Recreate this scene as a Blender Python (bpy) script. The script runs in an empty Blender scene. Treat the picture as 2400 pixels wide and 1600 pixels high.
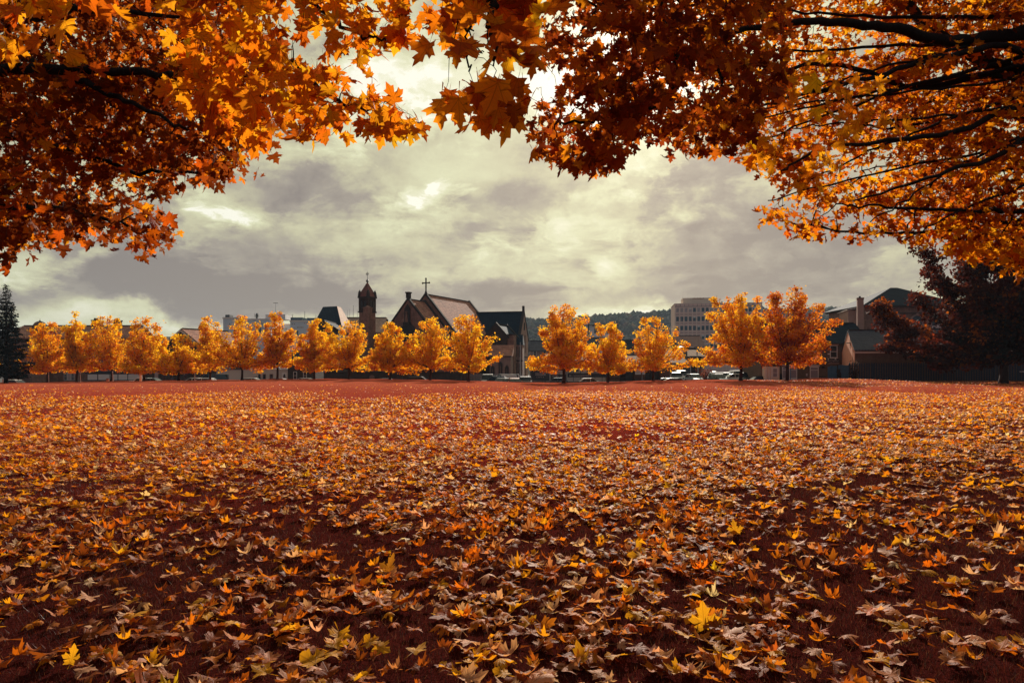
import bpy, math, random
import numpy as np
from mathutils import Vector, Matrix, noise

# ------------------------------------------------------------------ camera, light, sky
S = bpy.context.scene
C = S.collection
EYE = 1.3
FPX = 1600.0                      # focal length in pixels of the 2400 px wide photograph (24 mm lens)
HOR = 871.0                       # horizon row

def P(px, py, Y):
    """point seen at pixel px,py of the photograph, Y metres ahead"""
    return np.array(((px - 1200.0) / FPX * Y, Y, EYE + (HOR - py) / FPX * Y))

cam_d = bpy.data.cameras.new('camera')
cam = bpy.data.objects.new('camera', cam_d); C.objects.link(cam)
cam.location = (0, 0, EYE); cam.rotation_euler = (math.pi / 2, 0, 0)
cam_d.sensor_width = 36; cam_d.lens = 24; cam_d.shift_y = (HOR - 800) / 2400.0
cam_d.clip_start = 0.05; cam_d.clip_end = 6000
S.camera = cam

S.view_settings.view_transform = 'Standard'
S.view_settings.look = 'None'
S.view_settings.exposure = 0.46
S.view_settings.gamma = 1.0
S.view_settings.use_curve_mapping = False
S.cycles.use_denoising = True
S.cycles.max_bounces = 7
S.cycles.transmission_bounces = 6
S.cycles.diffuse_bounces = 3
S.cycles.volume_bounces = 0
S.cycles.caustics_reflective = False
S.cycles.caustics_refractive = False

SUN_AZ = math.atan2(297, 1600)            # 10.5 degrees right of straight ahead
SUN_EL = math.radians(25.8)
sdir = Vector((math.sin(SUN_AZ) * math.cos(SUN_EL), math.cos(SUN_AZ) * math.cos(SUN_EL), math.sin(SUN_EL)))
sun_d = bpy.data.lights.new('sun', 'SUN'); sun_d.energy = 5.0; sun_d.angle = math.radians(0.53)
sun_d.color = (1.0, 0.89, 0.76)
sun = bpy.data.objects.new('sun', sun_d); C.objects.link(sun)
sun.rotation_euler = sdir.to_track_quat('Z', 'Y').to_euler()
sun.location = (20, 90, 60)

W = bpy.data.worlds.new('World'); S.world = W; W.use_nodes = True
wt = W.node_tree; wt.nodes.clear()

class G:
    """tiny node-graph helper"""
    def __init__(s, tree): s.t = tree
    def n(s, typ, **kw):
        nd = s.t.nodes.new(typ)
        for k, v in kw.items(): setattr(nd, k, v)
        return nd
    def put(s, sock, v):
        if hasattr(v, 'is_output') or isinstance(v, bpy.types.NodeSocket): s.t.links.new(v, sock)
        else: sock.default_value = v
    def m(s, op, a, b=None, c=None, clamp=False):
        nd = s.n('ShaderNodeMath', operation=op, use_clamp=clamp)
        s.put(nd.inputs[0], a)
        if b is not None: s.put(nd.inputs[1], b)
        if c is not None: s.put(nd.inputs[2], c)
        return nd.outputs[0]
    def noise(s, vec, scale, detail=4, rough=.5, dist=0.0, out='Fac'):
        nd = s.n('ShaderNodeTexNoise'); s.put(nd.inputs['Vector'], vec)
        nd.inputs['Scale'].default_value = scale; nd.inputs['Detail'].default_value = detail
        nd.inputs['Roughness'].default_value = rough; nd.inputs['Distortion'].default_value = dist
        return nd.outputs[out]
    def ramp(s, fac, stops, interp='LINEAR'):
        nd = s.n('ShaderNodeValToRGB'); s.put(nd.inputs[0], fac); r = nd.color_ramp; r.interpolation = interp
        while len(r.elements) < len(stops): r.elements.new(0.5)
        for e, (p, c) in zip(r.elements, stops):
            e.position = p; e.color = (c[0], c[1], c[2], 1)
        return nd.outputs[0]
    def mix(s, fac, a, b, blend='MIX'):
        nd = s.n('ShaderNodeMix', data_type='RGBA', blend_type=blend)
        s.put(nd.inputs[0], fac)
        s.put(nd.inputs[6], a if not isinstance(a, tuple) else (*a[:3], 1))
        s.put(nd.inputs[7], b if not isinstance(b, tuple) else (*b[:3], 1))
        return nd.outputs[2]
    def sep(s, vec):
        nd = s.n('ShaderNodeSeparateXYZ'); s.put(nd.inputs[0], vec); return nd.outputs
    def comb(s, x, y, z):
        nd = s.n('ShaderNodeCombineXYZ')
        for i, v in enumerate((x, y, z)): s.put(nd.inputs[i], v)
        return nd.outputs[0]

def build_sky():
    g = G(wt)
    tc = g.n('ShaderNodeTexCoord')
    d = tc.outputs['Generated']
    x, y, z = g.sep(d)
    az = g.m('ARCTAN2', x, y)
    hr = g.m('SQRT', g.m('ADD', g.m('MULTIPLY', x, x), g.m('MULTIPLY', y, y)))
    el = g.m('ARCTAN2', z, hr)
    zz = g.m('ADD', g.m('MAXIMUM', z, 0.0), 0.22)
    cu = g.m('DIVIDE', x, zz); cv = g.m('DIVIDE', y, zz)
    q = g.comb(cu, g.m('MULTIPLY', cv, 1.5), 0.0)
    n1 = g.noise(q, 1.15, 8, .52, .35)
    n2 = g.noise(g.comb(cu, cv, 3.7), 3.2, 10, .6, .5)
    # billow detail that is bright at cloud rims
    n3 = g.noise(g.comb(g.m('MULTIPLY', az, 1.0), g.m('MULTIPLY', el, 1.6), 1.3), 6.5, 11, .62, .25)
    bil = g.m('ABSOLUTE', g.m('SUBTRACT', g.noise(g.comb(az, g.m('MULTIPLY', el, 1.5), 4.9), 9.0, 9, .58, .3), .5))
    v = g.m('ADD', 0.46, g.m('MULTIPLY', g.m('SUBTRACT', n1, .5), 1.1))
    v = g.m('ADD', v, g.m('MULTIPLY', g.m('SUBTRACT', n2, .5), .38))
    v = g.m('ADD', v, g.m('MULTIPLY', g.m('SUBTRACT', n3, .5), .72))
    v = g.m('ADD', v, g.m('MULTIPLY', g.m('SUBTRACT', .07, bil), .9))
    n4 = g.noise(g.comb(g.m('ADD', az, g.m('MULTIPLY', n2, .25)), g.m('MULTIPLY', el, 1.7), 8.2), 4.2, 13, .60, .0)
    edge = g.m('MULTIPLY', g.m('SUBTRACT', n4, .47), 11.0, clamp=True)
    v = g.m('ADD', v, g.m('MULTIPLY', g.m('SUBTRACT', edge, .5), .20))
    n5 = g.noise(g.comb(g.m('ADD', az, g.m('MULTIPLY', n4, .10)), g.m('MULTIPLY', el, 1.4), 15.2), 8.5, 12, .58, .0)
    edge2 = g.m('MULTIPLY', g.m('SUBTRACT', n5, .50), 14.0, clamp=True)
    v = g.m('ADD', v, g.m('MULTIPLY', g.m('SUBTRACT', edge2, .5), .11))
    brk = g.m('ADD', .45, g.m('ADD', g.m('MULTIPLY', edge, .75), g.m('MULTIPLY', edge2, .45)))
    # named banks and openings of the cloud cover (direction space)
    wx = g.m('MULTIPLY', g.m('SUBTRACT', n2, .5), .20)
    wz = g.m('MULTIPLY', g.m('SUBTRACT', n3, .5), .14)
    azw = g.m('ADD', az, wx); elw = g.m('ADD', el, wz)
    blobs = [(940, 435, 80, 28, .34), (1090, 420, 80, 28, .32), (930, 390, 160, 26, .22), (1480, 437, 105, 24, .52),
             (1440, 575, 44, 40, .22), (1190, 572, 50, 26, .40), (1320, 515, 150, 30, .14), (555, 505, 60, 18, .35),
             (440, 480, 90, 45, .20), (130, 630, 170, 32, .42), (420, 752, 260, 14, .34), (900, 250, 150, 110, .30),
             (1250, 110, 150, 120, .35), (1497, 100, 200, 150, .5), (1260, 655, 190, 28, .22), (1510, 742, 50, 14, .40),
             (1590, 515, 60, 40, .12), (150, 780, 400, 40, .25), (1000, 775, 700, 34, .22), (2000, 730, 500, 36, .18),
             (600, 688, 380, 40, -.50), (1180, 700, 200, 26, -.12), (1800, 610, 260, 70, -.40), (2080, 690, 200, 40, -.22),
             (1250, 470, 110, 40, -.18), (780, 560, 300, 60, -.24), (1640, 480, 80, 60, -.18), (700, 440, 160, 40, -.15),
             (1700, 700, 200, 22, -.15), (300, 660, 160, 30, -.2)]
    for px, py, sx, sy, amp in blobs:
        a0 = math.atan((px - 1200) / FPX); e0 = math.atan((HOR - py) / FPX * math.cos(a0))
        sa = sx / FPX; se = sy / FPX
        dx = g.m('DIVIDE', g.m('SUBTRACT', azw, a0), sa); dz = g.m('DIVIDE', g.m('SUBTRACT', elw, e0), se)
        r2 = g.m('ADD', g.m('MULTIPLY', dx, dx), g.m('MULTIPLY', dz, dz))
        gs = g.m('POWER', 2.718, g.m('MULTIPLY', r2, -.55))
        if amp > 0 and sx < 180: gs = g.m('MULTIPLY', gs, brk)
        v = g.m('MULTIPLY_ADD', gs, amp, v)
    col = g.ramp(v, [(0.0, (.215, .178, .155)), (.22, (.310, .268, .215)), (.45, (.500, .470, .300)),
                     (.68, (.640, .640, .400)), (.90, (.78, .77, .56)), (1.0, (.90, .88, .74))])
    # cloud thickness: the cover is lit from behind near the sun and darker and bluer away from it
    dt = g.n('ShaderNodeVectorMath', operation='DOT_PRODUCT'); g.put(dt.inputs[0], d); dt.inputs[1].default_value = sdir
    cs = dt.outputs['Value']
    away = g.m('MULTIPLY', g.m('SUBTRACT', .80, cs), .75, clamp=True)
    col = g.mix(away, col, g.mix(v, (.050, .060, .090), (.165, .185, .25)))
    glow = g.m('POWER', g.m('MAXIMUM', cs, 0.0), 260)
    col = g.mix(g.m('MULTIPLY', glow, .5), col, (1.6, 1.5, 1.2), 'ADD')
    bgc = g.n('ShaderNodeBackground'); g.put(bgc.inputs[0], col); bgc.inputs[1].default_value = 0.84
    sky = g.n('ShaderNodeTexSky', sky_type='NISHITA'); sky.sun_disc = False
    sky.sun_elevation = SUN_EL; sky.sun_rotation = SUN_AZ; sky.air_density = 1.2; sky.dust_density = 2.5
    bgs = g.n('ShaderNodeBackground'); g.put(bgs.inputs[0], sky.outputs[0]); bgs.inputs[1].default_value = 0.06
    mx = g.n('ShaderNodeMixShader'); mx.inputs[0].default_value = 0.93
    wt.links.new(bgs.outputs[0], mx.inputs[1]); wt.links.new(bgc.outputs[0], mx.inputs[2])
    out = g.n('ShaderNodeOutputWorld'); wt.links.new(mx.outputs[0], out.inputs[0])
build_sky()

# ------------------------------------------------------------------ helpers
rnd = random.Random(7)
RS = np.random.RandomState(11)

def tag(o, label=None, cat=None, group=None, kind=None):
    if label: o['label'] = label
    if cat: o['category'] = cat
    if group: o['group'] = group
    if kind: o['kind'] = kind
    return o

def link(name, me, parent=None, loc=None):
    o = bpy.data.objects.new(name, me); C.objects.link(o)
    if parent is not None: o.parent = parent
    if loc is not None: o.location = loc
    return o

def thing(name, label, cat, loc=(0, 0, 0), rz=0.0, group=None):
    o = bpy.data.objects.new(name, None); C.objects.link(o)
    o.empty_display_size = .3; o.location = loc; o.rotation_euler = (0, 0, rz)
    return tag(o, label, cat, group)

def mesh_np(name, V, F, mat=None, smooth=False, cols=None, lps=None):
    V = np.asarray(V, dtype=np.float32); F = np.asarray(F, dtype=np.int32)
    me = bpy.data.meshes.new(name); k = F.shape[1]
    me.vertices.add(len(V)); me.vertices.foreach_set('co', V.ravel())
    me.loops.add(F.size); me.loops.foreach_set('vertex_index', F.ravel())
    me.polygons.add(len(F)); me.polygons.foreach_set('loop_start', np.arange(0, F.size, k, dtype=np.int32))
    me.polygons.foreach_set('loop_total', np.full(len(F), k, dtype=np.int32))
    if smooth: me.polygons.foreach_set('use_smooth', np.ones(len(F), dtype=bool))
    if cols is not None:
        a = me.attributes.new('col', 'FLOAT_COLOR', 'POINT')
        c4 = np.ones((len(V), 4), dtype=np.float32); c4[:, :3] = cols
        a.data.foreach_set('color', c4.ravel())
    if lps is not None:
        a = me.attributes.new('lp', 'FLOAT_VECTOR', 'POINT')
        a.data.foreach_set('vector', np.asarray(lps, dtype=np.float32).ravel())
    me.update(calc_edges=True)
    if mat: me.materials.append(mat)
    return me

class MB:
    """collects polygons, builds ONE mesh object"""
    def __init__(s): s.v = []; s.f = []
    def poly(s, pts, faces=None):
        b = len(s.v); s.v += [tuple(p) for p in pts]
        if faces is None: s.f.append(tuple(range(b, b + len(pts))))
        else: s.f += [tuple(b + i for i in f) for f in faces]
        return s
    def box(s, x0, x1, y0, y1, z0, z1):
        return s.poly([(x0, y0, z0), (x1, y0, z0), (x1, y1, z0), (x0, y1, z0), (x0, y0, z1), (x1, y0, z1), (x1, y1, z1), (x0, y1, z1)],
                      [(0, 3, 2, 1), (4, 5, 6, 7), (0, 1, 5, 4), (1, 2, 6, 5), (2, 3, 7, 6), (3, 0, 4, 7)])
    def prism(s, prof, y0, y1, axis='y'):
        """closed profile (a,z) extruded along y (or x)"""
        n = len(prof)
        if axis == 'y': pts = [(a, y0, z) for a, z in prof] + [(a, y1, z) for a, z in prof]
        else: pts = [(y0, a, z) for a, z in prof] + [(y1, a, z) for a, z in prof]
        return s.poly(pts, [tuple(range(n)), tuple(range(2 * n - 1, n - 1, -1))] + [(i, i + n, (i + 1) % n + n, (i + 1) % n) for i in range(n)])
    def cyl(s, x, y, z0, z1, r0, r1=None, n=10, axis='z'):
        r1 = r0 if r1 is None else r1; pts = []
        for zz, r in ((z0, r0), (z1, r1)):
            for i in range(n):
                a = 2 * math.pi * i / n; c_, s_ = r * math.cos(a), r * math.sin(a)
                if axis == 'z': pts.append((x + c_, y + s_, zz))
                elif axis == 'y': pts.append((x + c_, zz, y + s_))
                else: pts.append((zz, x + c_, y + s_))
        return s.poly(pts, [tuple(range(n - 1, -1, -1)), tuple(range(n, 2 * n))] + [(i, (i + 1) % n, (i + 1) % n + n, i + n) for i in range(n)])
    def sphere(s, c, r, nu=10, nv=6, half=False, sz=1.0):
        pts = []; fs = []
        v0 = 0
        for j in range(nv + 1):
            t = (math.pi / 2 if half else math.pi) * j / nv
            for i in range(nu):
                a = 2 * math.pi * i / nu
                pts.append((c[0] + r * math.sin(t) * math.cos(a), c[1] + r * math.sin(t) * math.sin(a), c[2] + sz * r * math.cos(t)))
        for j in range(nv):
            for i in range(nu):
                fs.append((j * nu + i, (j + 1) * nu + i, (j + 1) * nu + (i + 1) % nu, j * nu + (i + 1) % nu))
        return s.poly(pts, fs)
    def tube(s, pts, radii, n=6):
        pts = [Vector(p) for p in pts]; base = len(s.v)
        for i, p in enumerate(pts):
            t = (pts[min(i + 1, len(pts) - 1)] - pts[max(i - 1, 0)]).normalized()
            up = Vector((0, 0, 1)) if abs(t.z) < .9 else Vector((1, 0, 0))
            a = t.cross(up).normalized(); b = t.cross(a)
            for k in range(n):
                w = 2 * math.pi * k / n
                s.v.append(tuple(p + (a * math.cos(w) + b * math.sin(w)) * radii[i]))
        for i in range(len(pts) - 1):
            for k in range(n):
                s.f.append((base + i * n + k, base + i * n + (k + 1) % n, base + (i + 1) * n + (k + 1) % n, base + (i + 1) * n + k))
        s.f.append(tuple(base + k for k in range(n - 1, -1, -1)))
        s.f.append(tuple(base + (len(pts) - 1) * n + k for k in range(n)))
        return s
    def build(s, name, mat, parent=None, smooth=False, loc=None, bevel=0.0):
        me = bpy.data.meshes.new(name); me.from_pydata(s.v, [], s.f)
        if smooth: me.polygons.foreach_set('use_smooth', np.ones(len(me.polygons), dtype=bool))
        me.update(); me.materials.append(mat)
        o = link(name, me, parent, loc)
        if bevel > 0:
            md = o.modifiers.new('bevel', 'BEVEL'); md.width = bevel; md.segments = 2; md.limit_method = 'ANGLE'
        return o

def box(name, mat, x0, x1, y0, y1, z0, z1, parent=None, bevel=0.0):
    return MB().box(x0, x1, y0, y1, z0, z1).build(name, mat, parent, bevel=bevel)

# ------------------------------------------------------------------ materials
def new_mat(name):
    m = bpy.data.materials.new(name); m.use_nodes = True; m.node_tree.nodes.clear(); return m, G(m.node_tree)

def finish(m, g, shader, disp=None):
    o = g.n('ShaderNodeOutputMaterial'); m.node_tree.links.new(shader, o.inputs[0]); return m

def bump(g, h, strength=.4, dist=.05):
    b = g.n('ShaderNodeBump'); b.inputs['Strength'].default_value = strength; b.inputs['Distance'].default_value = dist
    g.put(b.inputs['Height'], h); return b.outputs[0]

def principled(g, col, rough=.7, spec=.4, normal=None, metal=0.0, coat=0.0):
    p = g.n('ShaderNodeBsdfPrincipled'); g.put(p.inputs['Base Color'], col if not isinstance(col, tuple) else (*col[:3], 1))
    g.put(p.inputs['Roughness'], rough); p.inputs['Specular IOR Level'].default_value = spec
    p.inputs['Metallic'].default_value = metal; p.inputs['Coat Weight'].default_value = coat
    if normal is not None: g.put(p.inputs['Normal'], normal)
    return p.outputs[0]

def mat_plain(name, col, rough=.6, spec=.4, var=.25, scale=3.0, metal=0.0, coat=0.0):
    m, g = new_mat(name); tc = g.n('ShaderNodeTexCoord')
    n = g.noise(tc.outputs['Object'], scale, 6, .6)
    c = g.mix(n, tuple(k * (1 - var) for k in col), tuple(min(1, k * (1 + var)) for k in col))
    return finish(m, g, principled(g, c, rough, spec, bump(g, n, .15, .02), metal, coat))

def wall_uv(g):
    tc = g.n('ShaderNodeTexCoord'); x, y, z = g.sep(tc.outputs['Object'])
    return tc.outputs['Object'], g.comb(g.m('ADD', x, y), z, 0.0), z

def mat_stone(name, c1, c2, mortar, bw=.45, bh=.22, soot=.5, sootcol=(.02, .02, .024)):
    m, g = new_mat(name); ob, uv, z = wall_uv(g)
    b = g.n('ShaderNodeTexBrick'); g.put(b.inputs['Vector'], uv)
    b.inputs['Color1'].default_value = (*c1, 1); b.inputs['Color2'].default_value = (*c2, 1); b.inputs['Mortar'].default_value = (*mortar, 1)
    b.inputs['Scale'].default_value = 1.0; b.inputs['Brick Width'].default_value = bw; b.inputs['Row Height'].default_value = bh
    b.inputs['Mortar Size'].default_value = .012; b.inputs['Bias'].default_value = 0.0
    n = g.noise(ob, 1.1, 7, .62); n2 = g.noise(g.comb(*[g.m('MULTIPLY', k, s_) for k, s_ in zip(g.sep(ob), (2.2, 2.2, .35))]), 1.6, 5, .6)
    st = g.m('MULTIPLY', g.m('SUBTRACT', g.m('ADD', n, n2), .85), 2.6, clamp=True)
    c = g.mix(g.m('MULTIPLY', st, soot), b.outputs['Color'], sootcol)
    c = g.mix(g.noise(ob, 9, 4, .6), c, g.mix(.5, c, c1), 'MIX')
    return finish(m, g, principled(g, c, .9, .2, bump(g, g.m('ADD', g.m('MULTIPLY', b.outputs['Fac'], -1.0), n), .5, .03)))

def mat_roof(name, c1, c2, row=.28, moss=.3, mosscol=(.02, .025, .03), rough=.85, spec=.12):
    m, g = new_mat(name); ob, uv, z = wall_uv(g)
    b = g.n('ShaderNodeTexBrick'); g.put(b.inputs['Vector'], uv)
    b.inputs['Color1'].default_value = (*c1, 1); b.inputs['Color2'].default_value = (*c2, 1)
    b.inputs['Mortar'].default_value = (*[k * .35 for k in c1], 1)
    b.inputs['Scale'].default_value = 1.0; b.inputs['Brick Width'].default_value = .36; b.inputs['Row Height'].default_value = row
    b.inputs['Mortar Size'].default_value = .028; b.inputs['Mortar Smooth'].default_value = .3
    n = g.noise(ob, .9, 7, .62)
    c = g.mix(g.m('MULTIPLY', g.m('MULTIPLY', g.m('SUBTRACT', n, .42), 4.0, clamp=True), moss), b.outputs['Color'], mosscol)
    saw = g.m('FRACT', g.m('DIVIDE', z, row))
    return finish(m, g, principled(g, c, rough, spec, bump(g, g.m('ADD', g.m('MULTIPLY', saw, -1.0), g.m('MULTIPLY', n, .5)), .8, .06)))

def mat_leaf(name, trans=.6, rough=.5, spec=.35, veins=True, gain=1.0, use_rand=False, thr=(1.0, .95, .6)):
    m, g = new_mat(name)
    a = g.n('ShaderNodeAttribute', attribute_name='col'); col = a.outputs['Color']
    if use_rand:
        oi = g.n('ShaderNodeObjectInfo')
        col = g.mix(g.m('MULTIPLY', oi.outputs['Random'], .55), col, (.50, .07, .012))
    lp = g.n('ShaderNodeAttribute', attribute_name='lp').outputs['Vector']
    hgt = None
    if veins:
        x, y, z = g.sep(lp)
        ax = g.m('ABSOLUTE', x); best = None
        for ang in (0, 38, 88):
            s_, c_ = math.sin(math.radians(ang)), math.cos(math.radians(ang))
            dd = g.m('ABSOLUTE', g.m('SUBTRACT', g.m('MULTIPLY', ax, c_), g.m('MULTIPLY', g.m('ADD', y, -.02), s_)))
            if ang: dd = g.m('ADD', dd, g.m('MULTIPLY', g.m('LESS_THAN', g.m('ADD', g.m('MULTIPLY', ax, s_), g.m('MULTIPLY', y, c_)), 0.0), 1.0))
            best = dd if best is None else g.m('MINIMUM', best, dd)
        sec = g.m('ABSOLUTE', g.m('SUBTRACT', g.m('FRACT', g.m('MULTIPLY', g.m('ADD', y, g.m('MULTIPLY', ax, -.8)), 9.0)), .5))
        vn = g.m('SUBTRACT', 1.0, g.m('DIVIDE', best, .022), clamp=True)
        vs = g.m('MULTIPLY', g.m('SUBTRACT', 1.0, g.m('DIVIDE', sec, .10), clamp=True), .35)
        vein = g.m('MAXIMUM', vn, vs)
        mott = g.noise(lp, 5.0, 6, .65)
        spots = g.m('MULTIPLY', g.m('SUBTRACT', g.noise(lp, 14, 3, .6), .66), 9.0, clamp=True)
        col = g.mix(g.m('MULTIPLY', mott, .45), col, g.mix(.6, col, (.22, .02, .004)))
        col = g.mix(g.m('MULTIPLY', vein, .45), col, (.16, .035, .008))
        col = g.mix(g.m('MULTIPLY', spots, .6), col, (.05, .012, .004))
        hgt = bump(g, g.m('ADD', vein, g.m('MULTIPLY', mott, .6)), .35, .01)
    if gain != 1.0: col = g.mix(1.0, col, (gain, gain, gain), 'MULTIPLY')
    p = principled(g, col, rough, spec, hgt)
    t = g.n('ShaderNodeBsdfTranslucent'); g.put(t.inputs[0], g.mix(1.0, col, thr, 'MULTIPLY'))
    mx = g.n('ShaderNodeMixShader'); mx.inputs[0].default_value = trans
    m.node_tree.links.new(p, mx.inputs[1]); m.node_tree.links.new(t.outputs[0], mx.inputs[2])
    return finish(m, g, mx.outputs[0])

def mat_corr(name, col, pitch=.25, axis=0, rough=.45, spec=.6):
    m, g = new_mat(name); tc = g.n('ShaderNodeTexCoord'); xyz = g.sep(tc.outputs['Object'])
    w = g.m('SINE', g.m('MULTIPLY', xyz[axis], 2 * math.pi / pitch)); n = g.noise(tc.outputs['Object'], 1.5, 6, .6)
    c = g.mix(n, tuple(k * .65 for k in col), col)
    return finish(m, g, principled(g, c, rough, spec, bump(g, w, .6, .04)))

M = {}
M['leaf_near'] = mat_leaf('maple_leaf', trans=.70, gain=1.0, spec=.15, rough=.6)
M['leaf_far'] = mat_leaf('foliage_leaf', trans=.68, veins=False, rough=.7, spec=.12)
M['leaf_ground'] = mat_leaf('fallen_leaf', trans=.56, rough=.55, spec=.16)
M['leaf_ground_far'] = mat_leaf('fallen_leaf_plain', trans=.56, rough=.55, spec=.18, veins=False)
M['hill_tree'] = mat_leaf('hill_tree', trans=.0, veins=False, rough=1.0, spec=.0)
M['needle'] = mat_leaf('conifer_needle', trans=.05, veins=False, rough=.9, spec=.03)
M['grass'] = mat_leaf('grass_blade', trans=.35, veins=False, rough=.4, spec=.35)

def mat_bark(name, col):
    m, g = new_mat(name); tc = g.n('ShaderNodeTexCoord')
    x, y, z = g.sep(tc.outputs['Object'])
    n = g.noise(g.comb(g.m('MULTIPLY', x, 9), g.m('MULTIPLY', y, 9), g.m('MULTIPLY', z, 1.6)), 2.5, 8, .65)
    c = g.mix(n, tuple(k * .4 for k in col), tuple(k * 1.5 for k in col))
    return finish(m, g, principled(g, c, .9, .2, bump(g, n, .9, .03)))
M['bark'] = mat_bark('maple_bark', (.018, .013, .012))
M['bark_far'] = mat_bark('young_bark', (.045, .028, .022))

M['stone_dark'] = mat_stone('sooted_sandstone', (.085, .060, .050), (.060, .044, .040), (.03, .026, .025), soot=.6)
M['stone_brown'] = mat_stone('weathered_sandstone', (.33, .19, .145), (.23, .135, .105), (.11, .075, .065), soot=.7)
M['stone_pink'] = mat_stone('pale_pink_sandstone', (.40, .27, .23), (.32, .215, .19), (.19, .14, .12), soot=.45)
M['stone_pub'] = mat_stone('dark_yorkstone', (.20, .13, .09), (.15, .10, .07), (.05, .04, .034), bw=.34, bh=.15, soot=.4)
M['trim'] = mat_plain('dark_stone_trim', (.045, .04, .042), .85, .2)
M['trim_pale'] = mat_plain('painted_lintel', (.62, .50, .44), .7, .3, .1)
M['slate_dark'] = mat_roof('blue_black_slate', (.014, .027, .050), (.010, .019, .036), .22, .25)
M['slate_navy'] = mat_roof('navy_slate', (.010, .032, .062), (.008, .024, .048), .25, .15)
M['slate_grey'] = mat_roof('grey_concrete_tile', (.085, .083, .115), (.052, .055, .085), .26, .3, rough=.7, spec=.2)
M['tile_pink'] = mat_roof('weathered_stone_slate', (.52, .25, .175), (.38, .175, .125), .34, .5, (.10, .06, .055))
M['tile_pale'] = mat_roof('pale_stone_slate', (.60, .42, .33), (.46, .32, .25), .3, .3, (.2, .13, .10))
M['render_tan'] = mat_plain('tan_roughcast', (.80, .42, .28), .95, .15, .14, 1.3)
M['render_pink'] = mat_plain('pinkish_render', (.40, .24, .19), .95, .15, .25, .9)
M['render_white'] = mat_plain('cream_render', (.62, .52, .44), .9, .2, .08, .7)
M['concrete'] = mat_plain('pale_concrete_panel', (.84, .60, .52), .85, .25, .08, .35)
M['concrete_rib'] = mat_plain('concrete_mullion', (.86, .68, .58), .85, .25, .06, .5)
M['white_clad'] = mat_plain('white_cladding', (.74, .72, .73), .7, .3, .06, .3)
M['brick'] = mat_stone('red_brown_brick', (.24, .115, .075), (.18, .085, .06), (.11, .08, .07), bw=.22, bh=.075, soot=.25)
M['glass'] = mat_plain('window_glass', (.02, .028, .035), .12, .5, .2)
M['glass_teal'] = mat_plain('office_glass', (.035, .085, .105), .12, .7, .25, .4)
M['glass_pale'] = mat_plain('blind_behind_glass', (.42, .33, .32), .3, .6, .12, .6)
M['glass_net'] = mat_plain('net_curtain', (.30, .25, .27), .35, .5, .25, 6)
M['white'] = mat_plain('white_paint', (.74, .68, .63), .55, .4, .06)
M['cream'] = mat_plain('cream_paint', (.72, .58, .46), .6, .35, .06)
M['black'] = mat_plain('black_paint', (.012, .013, .016), .45, .4, .2)
M['navy'] = mat_plain('navy_sign_paint', (.010, .018, .030), .4, .5, .1)
M['bluegate'] = mat_plain('faded_blue_paint', (.050, .15, .26), .6, .35, .25, 1.8)
M['fence_blue'] = mat_plain('dark_blue_galvanised', (.016, .034, .062), .5, .4, .2, 2)
M['steel'] = mat_plain('grey_steel', (.30, .32, .34), .4, .5, .1, 2, metal=.4)
M['darksteel'] = mat_plain('dark_steel', (.05, .06, .065), .5, .4, .2)
M['corr_pale'] = mat_corr('pale_corrugated_sheet', (.46, .36, .30), .9, 0, 1.0, .0)
M['corr_brown'] = mat_corr('brown_fibre_cement_roof', (.34, .22, .19), 1.1, 0, .9, .04)
M['tyre'] = mat_plain('tyre_rubber', (.015, .015, .016), .85, .2)
M['rim'] = mat_plain('alloy_rim', (.35, .35, .36), .3, .6, .05, metal=.8)
M['carglass'] = mat_plain('car_glass', (.010, .015, .022), .15, .3, .1)
M['lampglass'] = mat_plain('clear_lamp_glass', (.65, .62, .55), .1, .8, .05)
M['redlamp'] = mat_plain('red_lamp_glass', (.35, .02, .015), .15, .7, .05)
def paint(name, c): return mat_plain(name, c, .45, .35, .03)
CARP = {'white': paint('white_car_paint', (.60, .57, .53)), 'silver': paint('silver_car_paint', (.30, .31, .32)), 'black': paint('black_car_paint', (.012, .013, .016)),
        'blue': paint('blue_car_paint', (.03, .065, .095)), 'red': paint('dark_red_car_paint', (.10, .018, .014)), 'orange': paint('orange_car_paint', (.50, .17, .05)),
        'grey': paint('grey_car_paint', (.07, .085, .095))}

# ------------------------------------------------------------------ lawn and ground
KX = [-75, -62, -48, -24, -11, 5, 12, 16, 27, 35, 39.5, 44, 60, 75]
KP = [898, 897, 893, 888, 890, 898, 896, 893, 890, 891, 886, 893, 893, 893]
KZ = [EYE - (p - HOR) / FPX * 86.0 for p in KP]
def sst(a, b, v):
    t = np.clip((v - a) / (b - a), 0, 1); return t * t * (3 - 2 * t)
def gz(x, y):
    x = np.asarray(x, dtype=float); y = np.asarray(y, dtype=float)
    zr = np.interp(x, KX, KZ)
    base = .05 * np.sin(x * .21 + 1) * np.cos(y * .17) + .03 * np.sin(x * .53) * np.sin(y * .41 + .6) - .04
    near = .018 * np.sin(x * 2.3 + .4) * np.sin(y * 1.9) + .010 * np.sin(x * 5.1 + y * 3.3)
    k = sst(42, 84, y)
    z = (base + near) * (1 - k) + (zr + .03 * np.sin(x * .9 + y * .4)) * k
    low = np.where(x > 25, -.47, -1.06)
    kk = sst(88.5, 93.0, y)
    return z * (1 - kk) + low * kk

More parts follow.
